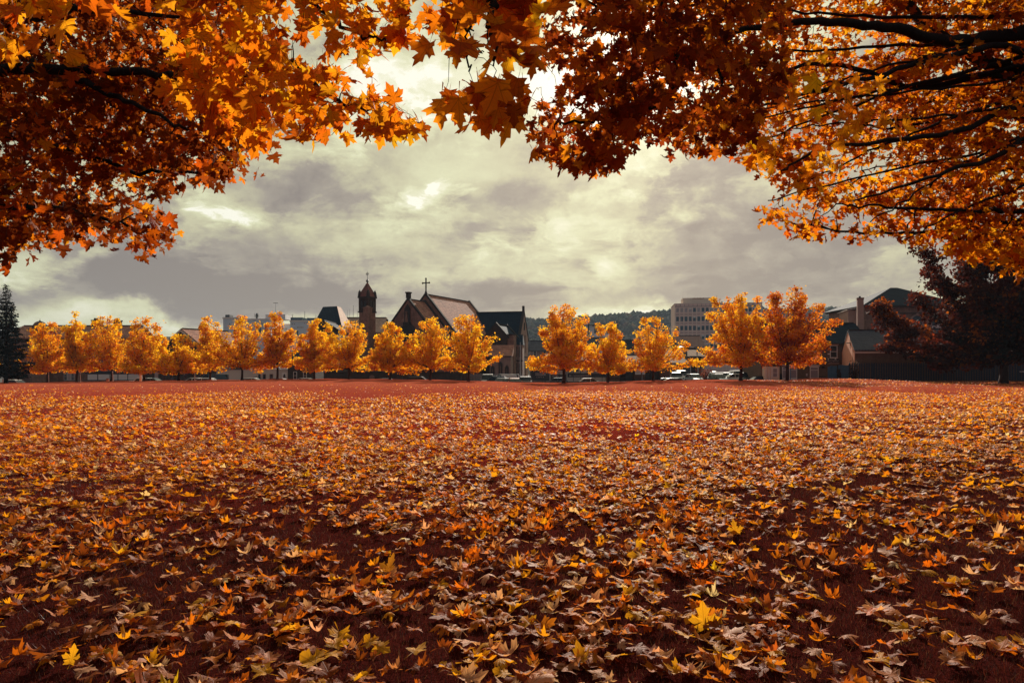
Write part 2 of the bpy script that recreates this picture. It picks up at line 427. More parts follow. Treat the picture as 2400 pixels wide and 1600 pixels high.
def mat_lawn():
    m, g = new_mat('red_grass_lawn'); tc = g.n('ShaderNodeTexCoord'); ob = tc.outputs['Object']
    n1 = g.noise(ob, .35, 6, .6); n2 = g.noise(ob, 5, 8, .7); n3 = g.noise(ob, 42, 5, .7)
    x, y, z = g.sep(ob)
    ns = g.noise(g.comb(g.m('MULTIPLY', x, .25), y, 0.0), 1.2, 5, .6)
    c = g.mix(n2, (.15, .014, .013), (.42, .045, .026))
    c = g.mix(g.m('MULTIPLY', g.m('SUBTRACT', n3, .45), 2.5, clamp=True), c, (.10, .014, .012))
    far = g.m('DIVIDE', g.m('SUBTRACT', y, 25), 40, clamp=True)
    c = g.mix(g.m('MULTIPLY', far, .8), c, g.mix(ns, (.30, .060, .034), (.54, .145, .072)))
    c = g.mix(g.m('MULTIPLY', g.m('SUBTRACT', n1, .5), 1.2, clamp=True), c, (.16, .03, .02))
    # foreground and right-corner shade painted in as a darker ground colour
    near_shade = g.m('SUBTRACT', 1.0, g.m('DIVIDE', g.m('ADD', g.m('SUBTRACT', g.m('SUBTRACT', y, g.m('MULTIPLY', g.m('MAXIMUM', x, 0.0), .8)), 5.0), g.m('MULTIPLY', g.m('SUBTRACT', n1, .5), 8)), 9.0), clamp=True)
    c = g.mix(g.m('MULTIPLY', near_shade, .85), c, g.mix(n2, (.008, .005, .005), (.036, .010, .009)))
    h = g.m('ADD', g.m('MULTIPLY', n2, .6), n3)
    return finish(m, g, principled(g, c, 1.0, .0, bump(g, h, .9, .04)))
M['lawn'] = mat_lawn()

def grid(name, xs, ys, zf, mat):
    X, Y = np.meshgrid(xs, ys); Z = zf(X, Y)
    V = np.stack([X.ravel(), Y.ravel(), Z.ravel()], 1); nx = len(xs)
    i = np.arange(len(ys) - 1)[:, None] * nx + np.arange(nx - 1)[None, :]
    F = np.stack([i, i + 1, i + 1 + nx, i + nx], -1).reshape(-1, 4)
    return link(name, mesh_np(name, V, F, mat, True))
xs = np.unique(np.concatenate([np.linspace(-110, -20, 70), np.linspace(-20, 20, 180), np.linspace(20, 110, 70)]))
ys = np.unique(np.concatenate([np.linspace(-14, 0, 20), np.linspace(0, 20, 110), np.linspace(20, 80, 90), np.linspace(80, 93.2, 40)]))
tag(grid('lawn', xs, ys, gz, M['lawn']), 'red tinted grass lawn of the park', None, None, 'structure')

M['asphalt'] = mat_plain('asphalt', (.05, .048, .048), .9, .25, .3, 1.2)
M['paving'] = mat_plain('pavement_slabs', (.20, .17, .15), .9, .25, .2, .9)
M['town_ground'] = mat_plain('town_ground', (.06, .055, .052), .95, .2, .3, .05)
M['whiteline'] = mat_plain('road_marking_paint', (.62, .58, .52), .8, .3, .1)
tag(grid('ground', np.linspace(-2200, 2200, 12), np.linspace(-600, 3000, 12), lambda x, y: x * 0 - 1.20, M['town_ground']), None, None, None, 'structure')
o = box('road', M['asphalt'], -130, 25, 93.3, 111, -1.18, -1.06); tag(o, kind='structure')
o = box('pavement', M['paving'], -130, 25, 111.01, 114.5, -1.18, -.94); tag(o, kind='structure')
o = box('car_park', M['asphalt'], -10, 25, 114.51, 150, -1.18, -.95); tag(o, kind='structure')
o = box('yard', M['asphalt'], 25.01, 110, 93.21, 150, -1.18, -.46); tag(o, kind='structure')
mb = MB()
for i in range(24): mb.box(-110 + i * 5.6, -107 + i * 5.6, 102.1, 102.22, -1.059, -1.055)
tag(mb.build('road_markings', M['whiteline']), kind='structure')

# ------------------------------------------------------------------ leaf templates
HALF = [(.16, -.05), (.38, -.10), (.33, .03), (.43, .10), (.30, .15), (.46, .22), (.63, .38), (.46, .42), (.44, .54), (.30, .45), (.155, .47),
        (.20, .58), (.27, .73), (.145, .76), (.09, .89)]
FULL = [(0, 0)] + HALF + [(0, 1.03)] + [(-x, y) for x, y in reversed(HALF)]
SIMPLE = [(0, 0), (.38, -.08), (.30, .14), (.62, .38), (.16, .46), (.25, .72), (0, 1.0), (-.25, .72), (-.16, .46), (-.62, .38), (-.30, .14), (-.38, -.08)]
KITE = [(0, 0), (.5, .4), (0, 1.0), (-.5, .4)]

def leaf_tpl(lod, curl, rs):
    """lod 0: ring + fan, 1: fan, 2: simple fan, 3: kite"""
    ctr = np.array((0, .27))
    out = np.array(FULL if lod < 2 else (SIMPLE if lod == 2 else KITE), dtype=float)
    out = out + rs.randn(*out.shape) * (.012 if lod < 2 else .03)
    fold = rs.uniform(.05, .5) * curl; cup = rs.uniform(-.5, .9) * curl; ph = rs.uniform(0, 6.28); tw = rs.uniform(-.6, .6) * curl
    def zf(p):
        x, y = p[:, 0], p[:, 1] - .3
        r2 = x * x + y * y; an = np.arctan2(y, x)
        return fold * np.abs(x) * .9 + cup * r2 * 1.1 + curl * .30 * r2 * np.sin(3 * an + ph) + tw * x * y * 1.5
    n = len(out)
    if lod == 3:
        V = np.column_stack([out, zf(out)]); F = [(0, 1, 2), (0, 2, 3)]
    elif lod == 0:
        ring = ctr + (out - ctr) * .55
        p = np.vstack([ctr[None], ring, out]); V = np.column_stack([p, zf(p)])
        F = []
        for i in range(n):
            j = (i + 1) % n
            F += [(0, 1 + i, 1 + j), (1 + i, 1 + n + i, 1 + n + j), (1 + i, 1 + n + j, 1 + j)]
    else:
        p = np.vstack([ctr[None], out]); V = np.column_stack([p, zf(p)])
        F = [(0, 1 + i, 1 + (i + 1) % n) for i in range(n)]
    V = V.astype(np.float32); lp = V.copy(); lp[:, 2] = 0
    if lod < 2:      # stalk: two thin crossed slivers
        b = len(V); L = rs.uniform(.45, .8); bend = rs.uniform(-.25, .25)
        st = np.array([(-.010, 0, 0), (.010, 0, 0), (bend * .5, -L * .55, .05), (bend, -L, .12 * rs.uniform(-1, 1)), (bend + .015, -L, .0)])
        V = np.vstack([V, st]).astype(np.float32); lp = np.vstack([lp, np.tile((0, 0, 0), (5, 1))]).astype(np.float32)
        F = F + [(b, b + 2, b + 1), (b + 2, b + 3, b + 4), (b + 1, b + 2, b + 4)]
    return V, np.array(F, dtype=np.int32), lp

def frames(tdir, nrm):
    """rotation matrices: y = tip direction, z = leaf normal"""
    y = tdir / np.maximum(1e-6, np.linalg.norm(tdir, axis=1, keepdims=True))
    x = np.cross(y, nrm); x /= np.maximum(1e-6, np.linalg.norm(x, axis=1, keepdims=True))
    z = np.cross(x, y)
    return np.stack([x, y, z], -1)       # columns

def leaves_mesh(name, pos, R, size, cols, lod, curl, mat, rs, ntpl=10, smooth=False):
    VV, FF, CC, LL = [], [], [], []; off = 0
    idx = rs.randint(0, ntpl, len(pos))
    for k in range(ntpl):
        sel = np.where(idx == k)[0]
        if len(sel) == 0: continue
        V, F, lp = leaf_tpl(lod, curl, rs)
        v = np.einsum('nij,vj->nvi', R[sel], V) * size[sel][:, None, None] + pos[sel][:, None, :]
        n = len(V); m = len(sel)
        VV.append(v.reshape(-1, 3)); FF.append((F[None] + (np.arange(m) * n)[:, None, None]).reshape(-1, 3) + off)
        CC.append(np.repeat(cols[sel], n, axis=0)); 
        l = np.tile(lp, (m, 1)); l[:, 2] += np.repeat(rs.rand(m) * 40, n); LL.append(l); off += n * m
    return mesh_np(name, np.concatenate(VV), np.concatenate(FF), mat, smooth, np.concatenate(CC), np.concatenate(LL))

def pick_cols(rs, n, pal, w, jit=.18):
    pal = np.array(pal); w = np.array(w, dtype=float); w /= w.sum()
    c = pal[rs.choice(len(pal), n, p=w)]
    c = c * (1 + rs.randn(n, 1) * jit) * (1 + rs.randn(n, 3) * .05)
    return np.clip(c, .003, .95)


# ------------------------------------------------------------------ the three big maples that frame the view
PAL_YEL = [(.94, .43, .016), (.92, .34, .012), (.84, .23, .009), (.62, .12, .009), (.22, .040, .008)]
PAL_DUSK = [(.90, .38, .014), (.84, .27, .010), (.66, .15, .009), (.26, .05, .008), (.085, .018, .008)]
PAL_RED = [(.64, .17, .010), (.46, .10, .010), (.27, .042, .010), (.86, .30, .012), (.11, .020, .010)]

def in_poly(px, py, poly):
    r = np.zeros(len(px), bool); n = len(poly)
    for i in range(n):
        x0, y0 = poly[i]; x1, y1 = poly[(i + 1) % n]
        c = ((y0 > py) != (y1 > py)) & (px < (x1 - x0) * (py - y0) / ((y1 - y0) + 1e-9) + x0)
        r ^= c
    return r

def smooth_path(pts, k=6):
    pts = [np.asarray(p, float) for p in pts]; out = []
    for i in range(len(pts) - 1):
        p0 = pts[max(i - 1, 0)]; p1 = pts[i]; p2 = pts[i + 1]; p3 = pts[min(i + 2, len(pts) - 1)]
        for j in range(k):
            t = j / k
            out.append(.5 * ((2 * p1) + (-p0 + p2) * t + (2 * p0 - 5 * p1 + 4 * p2 - p3) * t * t + (-p0 + 3 * p1 - 3 * p2 + p3) * t ** 3))
    out.append(pts[-1]); return np.array(out)

def big_maple(label, base, trunk, limbs, regions, seed, group=None):
    """limbs: (points, r0, r1). regions: dict(poly, Y, n, per, size, spread, pal, w, down, face, lod, hero)"""
    rs = np.random.RandomState(seed)
    base = np.array(base, float)
    t = thing('maple_tree', label, 'tree', tuple(base), group=group)
    rel = lambda pts: [tuple(np.asarray(p) - base) for p in pts]
    tp = smooth_path(trunk, 5)
    mb = MB(); mb.tube(rel(tp), np.linspace(.30, .13, len(tp)) + .10 * np.exp(-np.arange(len(tp)) / 1.2), 12)
    mb.build('trunk', M['bark'], t, True)
    nodes = []; nrad = []
    for pts, r0, r1 in limbs:
        sp = smooth_path(pts, 7); sp[1:-1] += rs.randn(len(sp) - 2, 3) * .012
        rr = r0 + (r1 - r0) * np.linspace(0, 1, len(sp)) ** .7
        mb = MB(); mb.tube(rel(sp), rr, 8); mb.build('branch', M['bark'], t, True)
        nodes += list(sp[len(sp) // 4:]); nrad += list(rr[len(sp) // 4:])
    NN = np.zeros((40000, 3)); NR = np.zeros(40000); k = len(nodes); NN[:k] = nodes; NR[:k] = nrad
    twm = MB(); parts = []
    for rg in regions:
        poly = rg['poly']; px0 = min(p[0] for p in poly); px1 = max(p[0] for p in poly); py0 = max(-330 if min(p[1] for p in poly) < -2000 else -2000, min(p[1] for p in poly)); py1 = max(p[1] for p in poly)
        pts = []
        cand_x = rs.uniform(px0, px1, rg['n'] * 12); cand_y = rs.uniform(py0, py1, rg['n'] * 12)
        ok = in_poly(cand_x, cand_y, poly)
        for h in rg.get('holes', []):
            ok &= ((cand_x - h[0]) / h[2]) ** 2 + ((cand_y - h[1]) / h[3]) ** 2 > 1
        cx, cy = cand_x[ok][:rg['n']], cand_y[ok][:rg['n']]
        Yd = rs.uniform(rg['Y'][0], rg['Y'][1], len(cx))
        T = np.column_stack([(cx - 1200) / FPX * Yd, Yd, EYE + (HOR - cy) / FPX * Yd])
        # outermost last: grow from what is there
        d0 = np.array([np.min(np.sum((NN[:k] - p) ** 2, 1)) for p in T]); T = T[np.argsort(d0)]
        ends = []
        for p in T:
            dd = np.sum((NN[:k] - p) ** 2, 1); j = int(np.argmin(dd)); a = NN[j].copy(); L = math.sqrt(dd[j])
            nseg = 4; pp = []
            for q in range(nseg + 1):
                u = q / nseg; v = a + (p - a) * u; v[2] += rg.get('arch', .10) * L * math.sin(math.pi * u) 
                if 0 < q < nseg: v += rs.randn(3) * L * .045
                pp.append(v)
            r0 = min(NR[j] * .7, .004 + .012 * L) * rg.get('tw', 1.0); r1 = .0016 * rg.get('tw', 1.0)
            twm.tube(rel(pp), np.linspace(max(r0, r1), r1, nseg + 1), 4)
            for q in (1, 2, 3, 4):
                NN[k] = pp[q]; NR[k] = max(r1 * 1.5, r0 * (1 - q / 5)); k += 1
            ends.append((pp, p - a))
        n = len(ends); per = rg['per']; N = n * per
        E = np.array([e[0] for e in ends]); D = np.array([e[1] / (np.linalg.norm(e[1]) + 1e-6) for e in ends])
        ci = np.repeat(np.arange(n), per)
        u = rs.uniform(.45, 1.0, N) ** .8 * 4; ui = np.minimum(u.astype(int), 3); uf = (u - ui)[:, None]
        pos = E[ci, ui] * (1 - uf) + E[ci, ui + 1] * uf
        sp = rg['spread']; off = rs.randn(N, 3) * sp * np.array((1, 1, rg.get('flat', .7))); pos = pos + off
        pos[:, 2] -= np.abs(rs.randn(N)) * sp * .25
        # keep the outline where the photograph has sky
        qx = 1200 + pos[:, 0] / pos[:, 1] * FPX; qy = HOR - (pos[:, 2] - EYE) / pos[:, 1] * FPX
        keep = in_poly(qx, qy, rg['clip']) if 'clip' in rg else np.ones(N, bool)
        for h in rg.get('holes', []):
            keep &= ((qx - h[0]) / (h[2] * .9)) ** 2 + ((qy - h[1]) / (h[3] * .9)) ** 2 > 1
        td = D[ci] * .5 + np.array((0, 0, -rg['down'])) + rs.randn(N, 3) * .55
        nr = np.array(rg['face']) + rs.randn(N, 3) * rg.get('nj', .65)
        R = frames(td, nr)
        size = rg['size'] * np.clip(1 + rs.randn(N) * .22, .45, 1.6)
        pal = rg['pal']; cl = pick_cols(rs, N, pal, rg['w'])
        shade = rs.rand(n)[ci][:, None]                       # whole sprays turn redder together
        cl = cl * (1 - .35 * shade) + np.array(pal[2]) * .35 * shade
        pos, R, size, cl = pos[keep], R[keep], size[keep], cl[keep]
        parts.append((pos, R, size, cl, rg))
    twm.build('twigs', M['bark'], t, True)['kind'] = 'stuff'
    # leaves: the ones that show largest are parts of their own, the rest one mass
    allp = np.concatenate([size / np.maximum(pos[:, 1], .5) for pos, R, size, cl, rg in parts])
    cut = np.sort(allp)[-290] if len(allp) > 290 else -1
    big_me = []
    for q in range(14):
        V, F, lp = leaf_tpl(0, .75, rs)
        lp = lp.copy(); lp[:, 2] = q * 2.7
        pal = parts[0][4]['pal'] if q % 2 else parts[-1][4]['pal']
        c = pick_cols(rs, 1, pal, parts[-1][4]['w'])[0]
        me = mesh_np('leaf', V, F, M['leaf_near'], True, np.tile(c, (len(V), 1)), lp); big_me.append((me, c))
    nb = 0
    for pos, R, size, cl, rg in parts:
        big = size / np.maximum(pos[:, 1], .5) >= cut
        for p, r, s, c in zip(pos[big], R[big], size[big], cl[big]):
            j = int(np.argmin([np.sum((mc - c) ** 2) + rs.rand() * .05 for _, mc in big_me]))
            o = bpy.data.objects.new('leaf', big_me[j][0]); C.objects.link(o); o.parent = t
            m4 = Matrix([[*(r[i] * s), (p - base)[i]] for i in range(3)] + [[0, 0, 0, 1]])
            o.matrix_local = m4; nb += 1
        me = leaves_mesh('foliage', pos[~big] - base, R[~big], size[~big], cl[~big], rg['lod'], .7, M['leaf_near'], rs, 12)
        o = link('foliage', me, t); o['kind'] = 'stuff'
    return t

YEL = dict(pal=PAL_YEL, w=(5, 4, 3, 1.3, .5)); MIX = dict(pal=PAL_YEL, w=(2.2, 3, 4, 3, 1.6)); RED = dict(pal=PAL_RED, w=(3, 4, 3, 1, 2))

polyA = [(-330, -330), (560, -330), (560, -60), (640, 90), (650, 320), (590, 350), (585, 395), (500, 405), (385, 415), (335, 460), (345, 500), (400, 525), (430, 560), (390, 585), (335, 590), (235, 545), (100, 570), (0, 595), (-330, 600)]
clipA = [(-9e3, -9e3), (700, -9e3), (700, 340), (640, 372), (610, 425), (500, 440), (400, 455), (375, 480), (440, 520), (452, 562), (410, 590), (360, 607), (300, 600), (230, 580), (150, 582), (90, 600), (50, 622), (-9e3, 640)]
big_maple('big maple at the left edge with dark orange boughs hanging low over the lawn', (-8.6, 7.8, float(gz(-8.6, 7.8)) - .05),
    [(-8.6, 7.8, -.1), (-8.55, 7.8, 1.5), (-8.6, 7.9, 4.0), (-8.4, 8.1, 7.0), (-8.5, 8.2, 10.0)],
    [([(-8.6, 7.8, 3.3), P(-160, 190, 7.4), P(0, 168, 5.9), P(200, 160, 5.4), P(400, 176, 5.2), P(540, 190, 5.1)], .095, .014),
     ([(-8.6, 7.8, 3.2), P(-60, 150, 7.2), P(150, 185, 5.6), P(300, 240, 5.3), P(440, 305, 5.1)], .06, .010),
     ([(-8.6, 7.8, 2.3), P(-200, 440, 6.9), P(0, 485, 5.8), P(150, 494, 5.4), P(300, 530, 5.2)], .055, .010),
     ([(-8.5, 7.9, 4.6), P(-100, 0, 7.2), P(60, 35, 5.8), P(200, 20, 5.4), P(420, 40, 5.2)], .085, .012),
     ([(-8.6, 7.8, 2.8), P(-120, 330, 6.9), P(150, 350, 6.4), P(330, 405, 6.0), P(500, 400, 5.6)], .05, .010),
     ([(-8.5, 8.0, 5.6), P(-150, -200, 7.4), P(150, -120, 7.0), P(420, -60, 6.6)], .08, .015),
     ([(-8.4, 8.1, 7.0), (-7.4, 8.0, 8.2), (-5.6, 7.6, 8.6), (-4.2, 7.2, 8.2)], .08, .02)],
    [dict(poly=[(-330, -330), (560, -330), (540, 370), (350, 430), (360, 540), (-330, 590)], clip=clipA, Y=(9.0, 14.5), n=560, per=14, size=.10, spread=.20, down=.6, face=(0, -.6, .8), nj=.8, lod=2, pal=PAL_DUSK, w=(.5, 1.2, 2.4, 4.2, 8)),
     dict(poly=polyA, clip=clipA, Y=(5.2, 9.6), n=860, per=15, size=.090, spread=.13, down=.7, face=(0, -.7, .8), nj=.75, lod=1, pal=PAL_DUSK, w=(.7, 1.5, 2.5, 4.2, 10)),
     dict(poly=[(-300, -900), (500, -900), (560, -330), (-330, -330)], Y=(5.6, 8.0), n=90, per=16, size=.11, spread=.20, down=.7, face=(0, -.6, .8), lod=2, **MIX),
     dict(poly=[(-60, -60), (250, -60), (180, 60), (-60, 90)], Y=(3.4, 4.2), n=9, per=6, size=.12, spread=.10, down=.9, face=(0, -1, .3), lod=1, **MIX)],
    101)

clipB = [(300, -9e3), (1060, -9e3), (1060, 90), (960, 120), (905, 130), (880, 175), (880, 215), (950, 240), (1005, 290), (990, 300), (940, 328), (860, 312), (810, 316), (720, 322), (690, 345), (610, 345), (560, 335), (380, 200)]
clipC1 = [(930, -9e3), (1300, -9e3), (1290, 60), (1250, 170), (1290, 250), (1265, 265), (1150, 298), (1040, 298), (1005, 250), (1000, 200), (1060, 150), (960, 100)]
clipC2 = [(1225, -9e3), (1900, -9e3), (1850, 200), (1760, 330), (1690, 372), (1640, 362), (1560, 385), (1520, 330), (1500, 330), (1425, 412), (1330, 395), (1250, 372), (1235, 260), (1320, 210), (1320, 160), (1262, 150), (1250, 60)]
big_maple('nearest maple, its largest leaves hanging into the top middle of the view', (1.9, -3.4, -.15),
    [(1.9, -3.4, -.15), (1.95, -3.4, 1.6), (1.8, -3.2, 3.6), (1.9, -3.1, 6.0), (1.7, -3.2, 8.5)],
    [([(1.8, -3.2, 3.8), (.6, -1.5, 4.9), (-.7, 1.2, 4.9), P(470, -90, 4.4), P(535, 5, 4.3), P(605, 90, 4.2), P(700, 165, 4.1), P(780, 232, 4.0), P(868, 256, 3.9)], .06, .006),
     ([P(480, -80, 4.4), P(548, 25, 4.32), P(592, 125, 4.2), P(615, 245, 4.1)], .020, .005),
     ([(1.2, -2.4, 4.4), (.2, 1.5, 4.6), P(640, -120, 4.6), P(750, 15, 4.3), P(840, 80, 4.1), P(905, 95, 4.0)], .04, .005),
     ([(1.6, -2.9, 4.0), (.9, -.6, 4.4), (.2, 1.4, 3.6), P(1150, -110, 2.75), P(1153, 10, 2.45), P(1156, 80, 2.38), P(1156, 155, 2.3)], .045, .0035),
     ([P(1150, -110, 2.75), P(1090, 20, 2.5), P(1094, 60, 2.45), P(1099, 168, 2.4)], .010, .003),
     ([P(1092, 50, 2.45), P(1112, 90, 2.42), P(1134, 122, 2.4)], .004, .002),
     ([(1.9, -3.1, 4.4), (2.2, .2, 5.4), P(1520, -130, 5.8), P(1545, 10, 5.6), P(1580, 130, 5.4), P(1560, 240, 5.1), P(1420, 280, 4.8), P(1300, 292, 4.6)], .055, .007),
     ([P(1530, -80, 5.8), P(1640, 60, 6.0), P(1690, 190, 6.0), P(1680, 320, 5.8)], .03, .007),
     ([P(1525, -100, 5.8), P(1400, 20, 5.2), P(1350, 120, 5.0)], .025, .006),
     ([(1.9, -3.1, 5.6), (.4, -1.5, 7.0), (-1.2, .8, 7.6)], .07, .02), ([(1.8, -3.2, 6.4), (3.6, -2.0, 7.6), (4.6, .4, 7.8)], .07, .02)],
    [dict(poly=clipC2, clip=clipC2, Y=(4.2, 7.6), n=330, per=14, size=.086, spread=.12, down=.8, face=(0, -.9, .5), nj=.7, lod=1, **RED),
     dict(poly=clipB, clip=clipB, Y=(3.3, 5.0), n=165, per=9, size=.096, spread=.11, down=.9, face=(0, -1, .3), nj=.55, lod=0, tw=.8,
          holes=[(715, 125, 45, 32), (850, 160, 30, 26), (925, 150, 22, 20), (965, 25, 22, 18), (700, 60, 20, 14)], **YEL),
     dict(poly=clipC1, clip=clipC1, Y=(2.1, 2.75), n=44, per=5, size=.098, spread=.085, down=1.2, face=(0, -1, .15), nj=.42, lod=0, tw=.6,
          holes=[(1035, 140, 45, 40), (1000, 60, 26, 26), (1010, 190, 30, 20)], pal=PAL_YEL, w=(1.5, 3, 4, 3, .6)),
     dict(poly=[(600, -900), (1900, -900), (1900, -300), (700, -300)], Y=(3.5, 6.5), n=60, per=14, size=.11, spread=.22, down=.8, face=(0, -.6, .8), lod=2, **MIX)],
    202)

polyD = [(1620, -330), (2750, -330), (2750, 600), (2400, 600), (2330, 590), (2180, 560), (2100, 555), (1960, 575), (1880, 560), (1870, 535), (1770, 520), (1770, 480), (1850, 450), (1790, 390), (1680, 350), (1620, 280), (1580, 100)]
clipD = [(1500, -9e3), (9e3, -9e3), (9e3, 655), (2400, 655), (2280, 640), (2260, 600), (2150, 585), (2100, 580), (2050, 600), (1930, 612), (1845, 590), (1850, 560), (1740, 555), (1745, 500), (1765, 470), (1815, 445), (1770, 415), (1640, 380), (1600, 320), (1540, 200)]
big_maple('wide spreading maple at the right edge, dark limbs fanning left through golden orange leaves', (9.4, 10.2, float(gz(9.4, 10.2)) - .05),
    [(9.4, 10.2, -.1), (9.35, 10.2, 1.5), (9.2, 10.1, 3.5), (9.0, 10.0, 6.5), (8.9, 9.9, 10.0)],
    [([(9.2, 10.1, 4.6), P(2520, 60, 9.2), P(2400, 75, 8.7), P(2230, 95, 8.3), P(2050, 62, 8.0), P(1900, 50, 7.7), P(1720, 75, 7.5), P(1640, 90, 7.4)], .13, .018),
     ([(9.2, 10.1, 4.9), P(2480, 180, 9.0), P(2320, 150, 9.1), P(2170, 60, 9.3), P(2080, -60, 9.6)], .15, .05),
     ([(9.2, 10.1, 4.4), P(2420, 130, 8.7), P(2200, 135, 8.2), P(2030, 185, 7.9), P(1870, 225, 7.7), P(1720, 268, 7.5)], .06, .010),
     ([(9.2, 10.1, 4.2), P(2400, 190, 8.9), P(2150, 205, 8.5), P(1960, 150, 8.2), P(1800, 175, 7.9), P(1660, 220, 7.6)], .06, .010),
     ([(9.3, 10.1, 3.7), P(2460, 250, 8.6), P(2250, 305, 8.1), P(2080, 330, 7.8), P(1930, 350, 7.5), P(1830, 400, 7.3)], .06, .009),
     ([(9.3, 10.1, 3.5), P(2460, 300, 10.2), P(2260, 280, 10.0), P(2060, 300, 9.6), P(1930, 260, 9.2)], .05, .009),
     ([(9.3, 10.1, 2.7), P(2500, 500, 8.8), P(2380, 497, 8.4), P(2250, 494, 8.1), P(2080, 486, 7.9), P(1960, 478, 7.8)], .055, .008),
     ([(9.3, 10.1, 2.6), P(2500, 515, 10.4), P(2300, 530, 10.2), P(2120, 545, 9.8), P(1960, 540, 9.4), P(1840, 520, 9.1)], .05, .008),
     ([(9.3, 10.1, 3.2), P(2480, 330, 8.4), P(2300, 380, 8.0), P(2130, 430, 7.7), P(2000, 470, 7.5)], .055, .008),
     ([(9.3, 10.1, 3.6), P(2450, 230, 10.8), P(2280, 215, 10.6), P(2150, 240, 10.2), P(1980, 215, 9.8), P(1840, 240, 9.4)], .05, .009),
     ([(9.3, 10.1, 2.4), P(2520, 560, 9.6), P(2400, 590, 9.4), P(2290, 610, 9.2)], .03, .006),
     ([(9.3, 10.1, 3.0), P(2500, 400, 11.0), P(2330, 400, 10.8), P(2180, 380, 10.4), P(2020, 400, 10.0)], .045, .008),
     *[([P(2440, a, 8.9), P(2440 - (2440 - c) * .4, a + (b - a) * .3 + 6, 8.3), P(2440 - (2440 - c) * .75, a + (b - a) * .68 + 4, 7.9), P(c, b, 7.6)], r_, .006)
       for a, b, c, r_ in ((120, 330, 1780, .034), (150, 300, 1690, .026), (90, 130, 1620, .032), (210, 420, 1900, .028), (180, 260, 1740, .022), (250, 300, 1850, .024), (300, 520, 2040, .026), (40, 20, 1700, .036), (330, 470, 1800, .022), (70, 210, 1900, .030), (420, 560, 2120, .022))],
     ([(9.0, 10.0, 6.4), (7.6, 9.8, 8.0), (5.8, 9.4, 8.8), (4.4, 9.0, 8.6)], .10, .02), ([(9.2, 10.0, 5.4), (10.6, 9.6, 6.6), (12.0, 9.0, 7.0)], .10, .02)],
    [dict(poly=[(2080, -330), (2750, -330), (2750, 600), (2300, 590), (2160, 500), (2080, 300)], clip=clipD, Y=(8.2, 14.5), n=1200, per=15, size=.09, spread=.15, down=.45, flat=.4, arch=.06, face=(.1, -.45, .9), nj=.7, lod=2, tw=1.6, pal=PAL_DUSK, w=(1.2, 2.0, 2.6, 4, 6.5)),
     dict(poly=polyD, clip=clipD, Y=(8.0, 12.0), n=1250, per=14, size=.098, spread=.13, down=.45, flat=.4, arch=.06, face=(.1, -.45, .9), nj=.6, lod=2, tw=1.5, pal=PAL_YEL, w=(3, 3.4, 3, 3, 2.6)),
     dict(poly=[(2180, 560), (2800, 560), (2800, 650), (2290, 630), (2200, 600)], clip=clipD, Y=(8.2, 10.5), n=90, per=13, size=.098, spread=.13, down=.5, face=(0, -.5, .9), lod=2, **YEL),
     dict(poly=[(1650, -330), (2750, -330), (2650, -900), (1900, -900)], Y=(7.5, 10.8), n=150, per=16, size=.11, spread=.24, down=.6, face=(0, -.5, .8), lod=2, **MIX),
     dict(poly=[(1620, 40), (2180, 40), (1950, 560), (1780, 400), (1600, 250)], clip=clipD, Y=(4.6, 6.6), n=16, per=6, size=.105, spread=.11, down=.9, face=(0, -1, .3), lod=1, arch=.02, **YEL)],
    303)

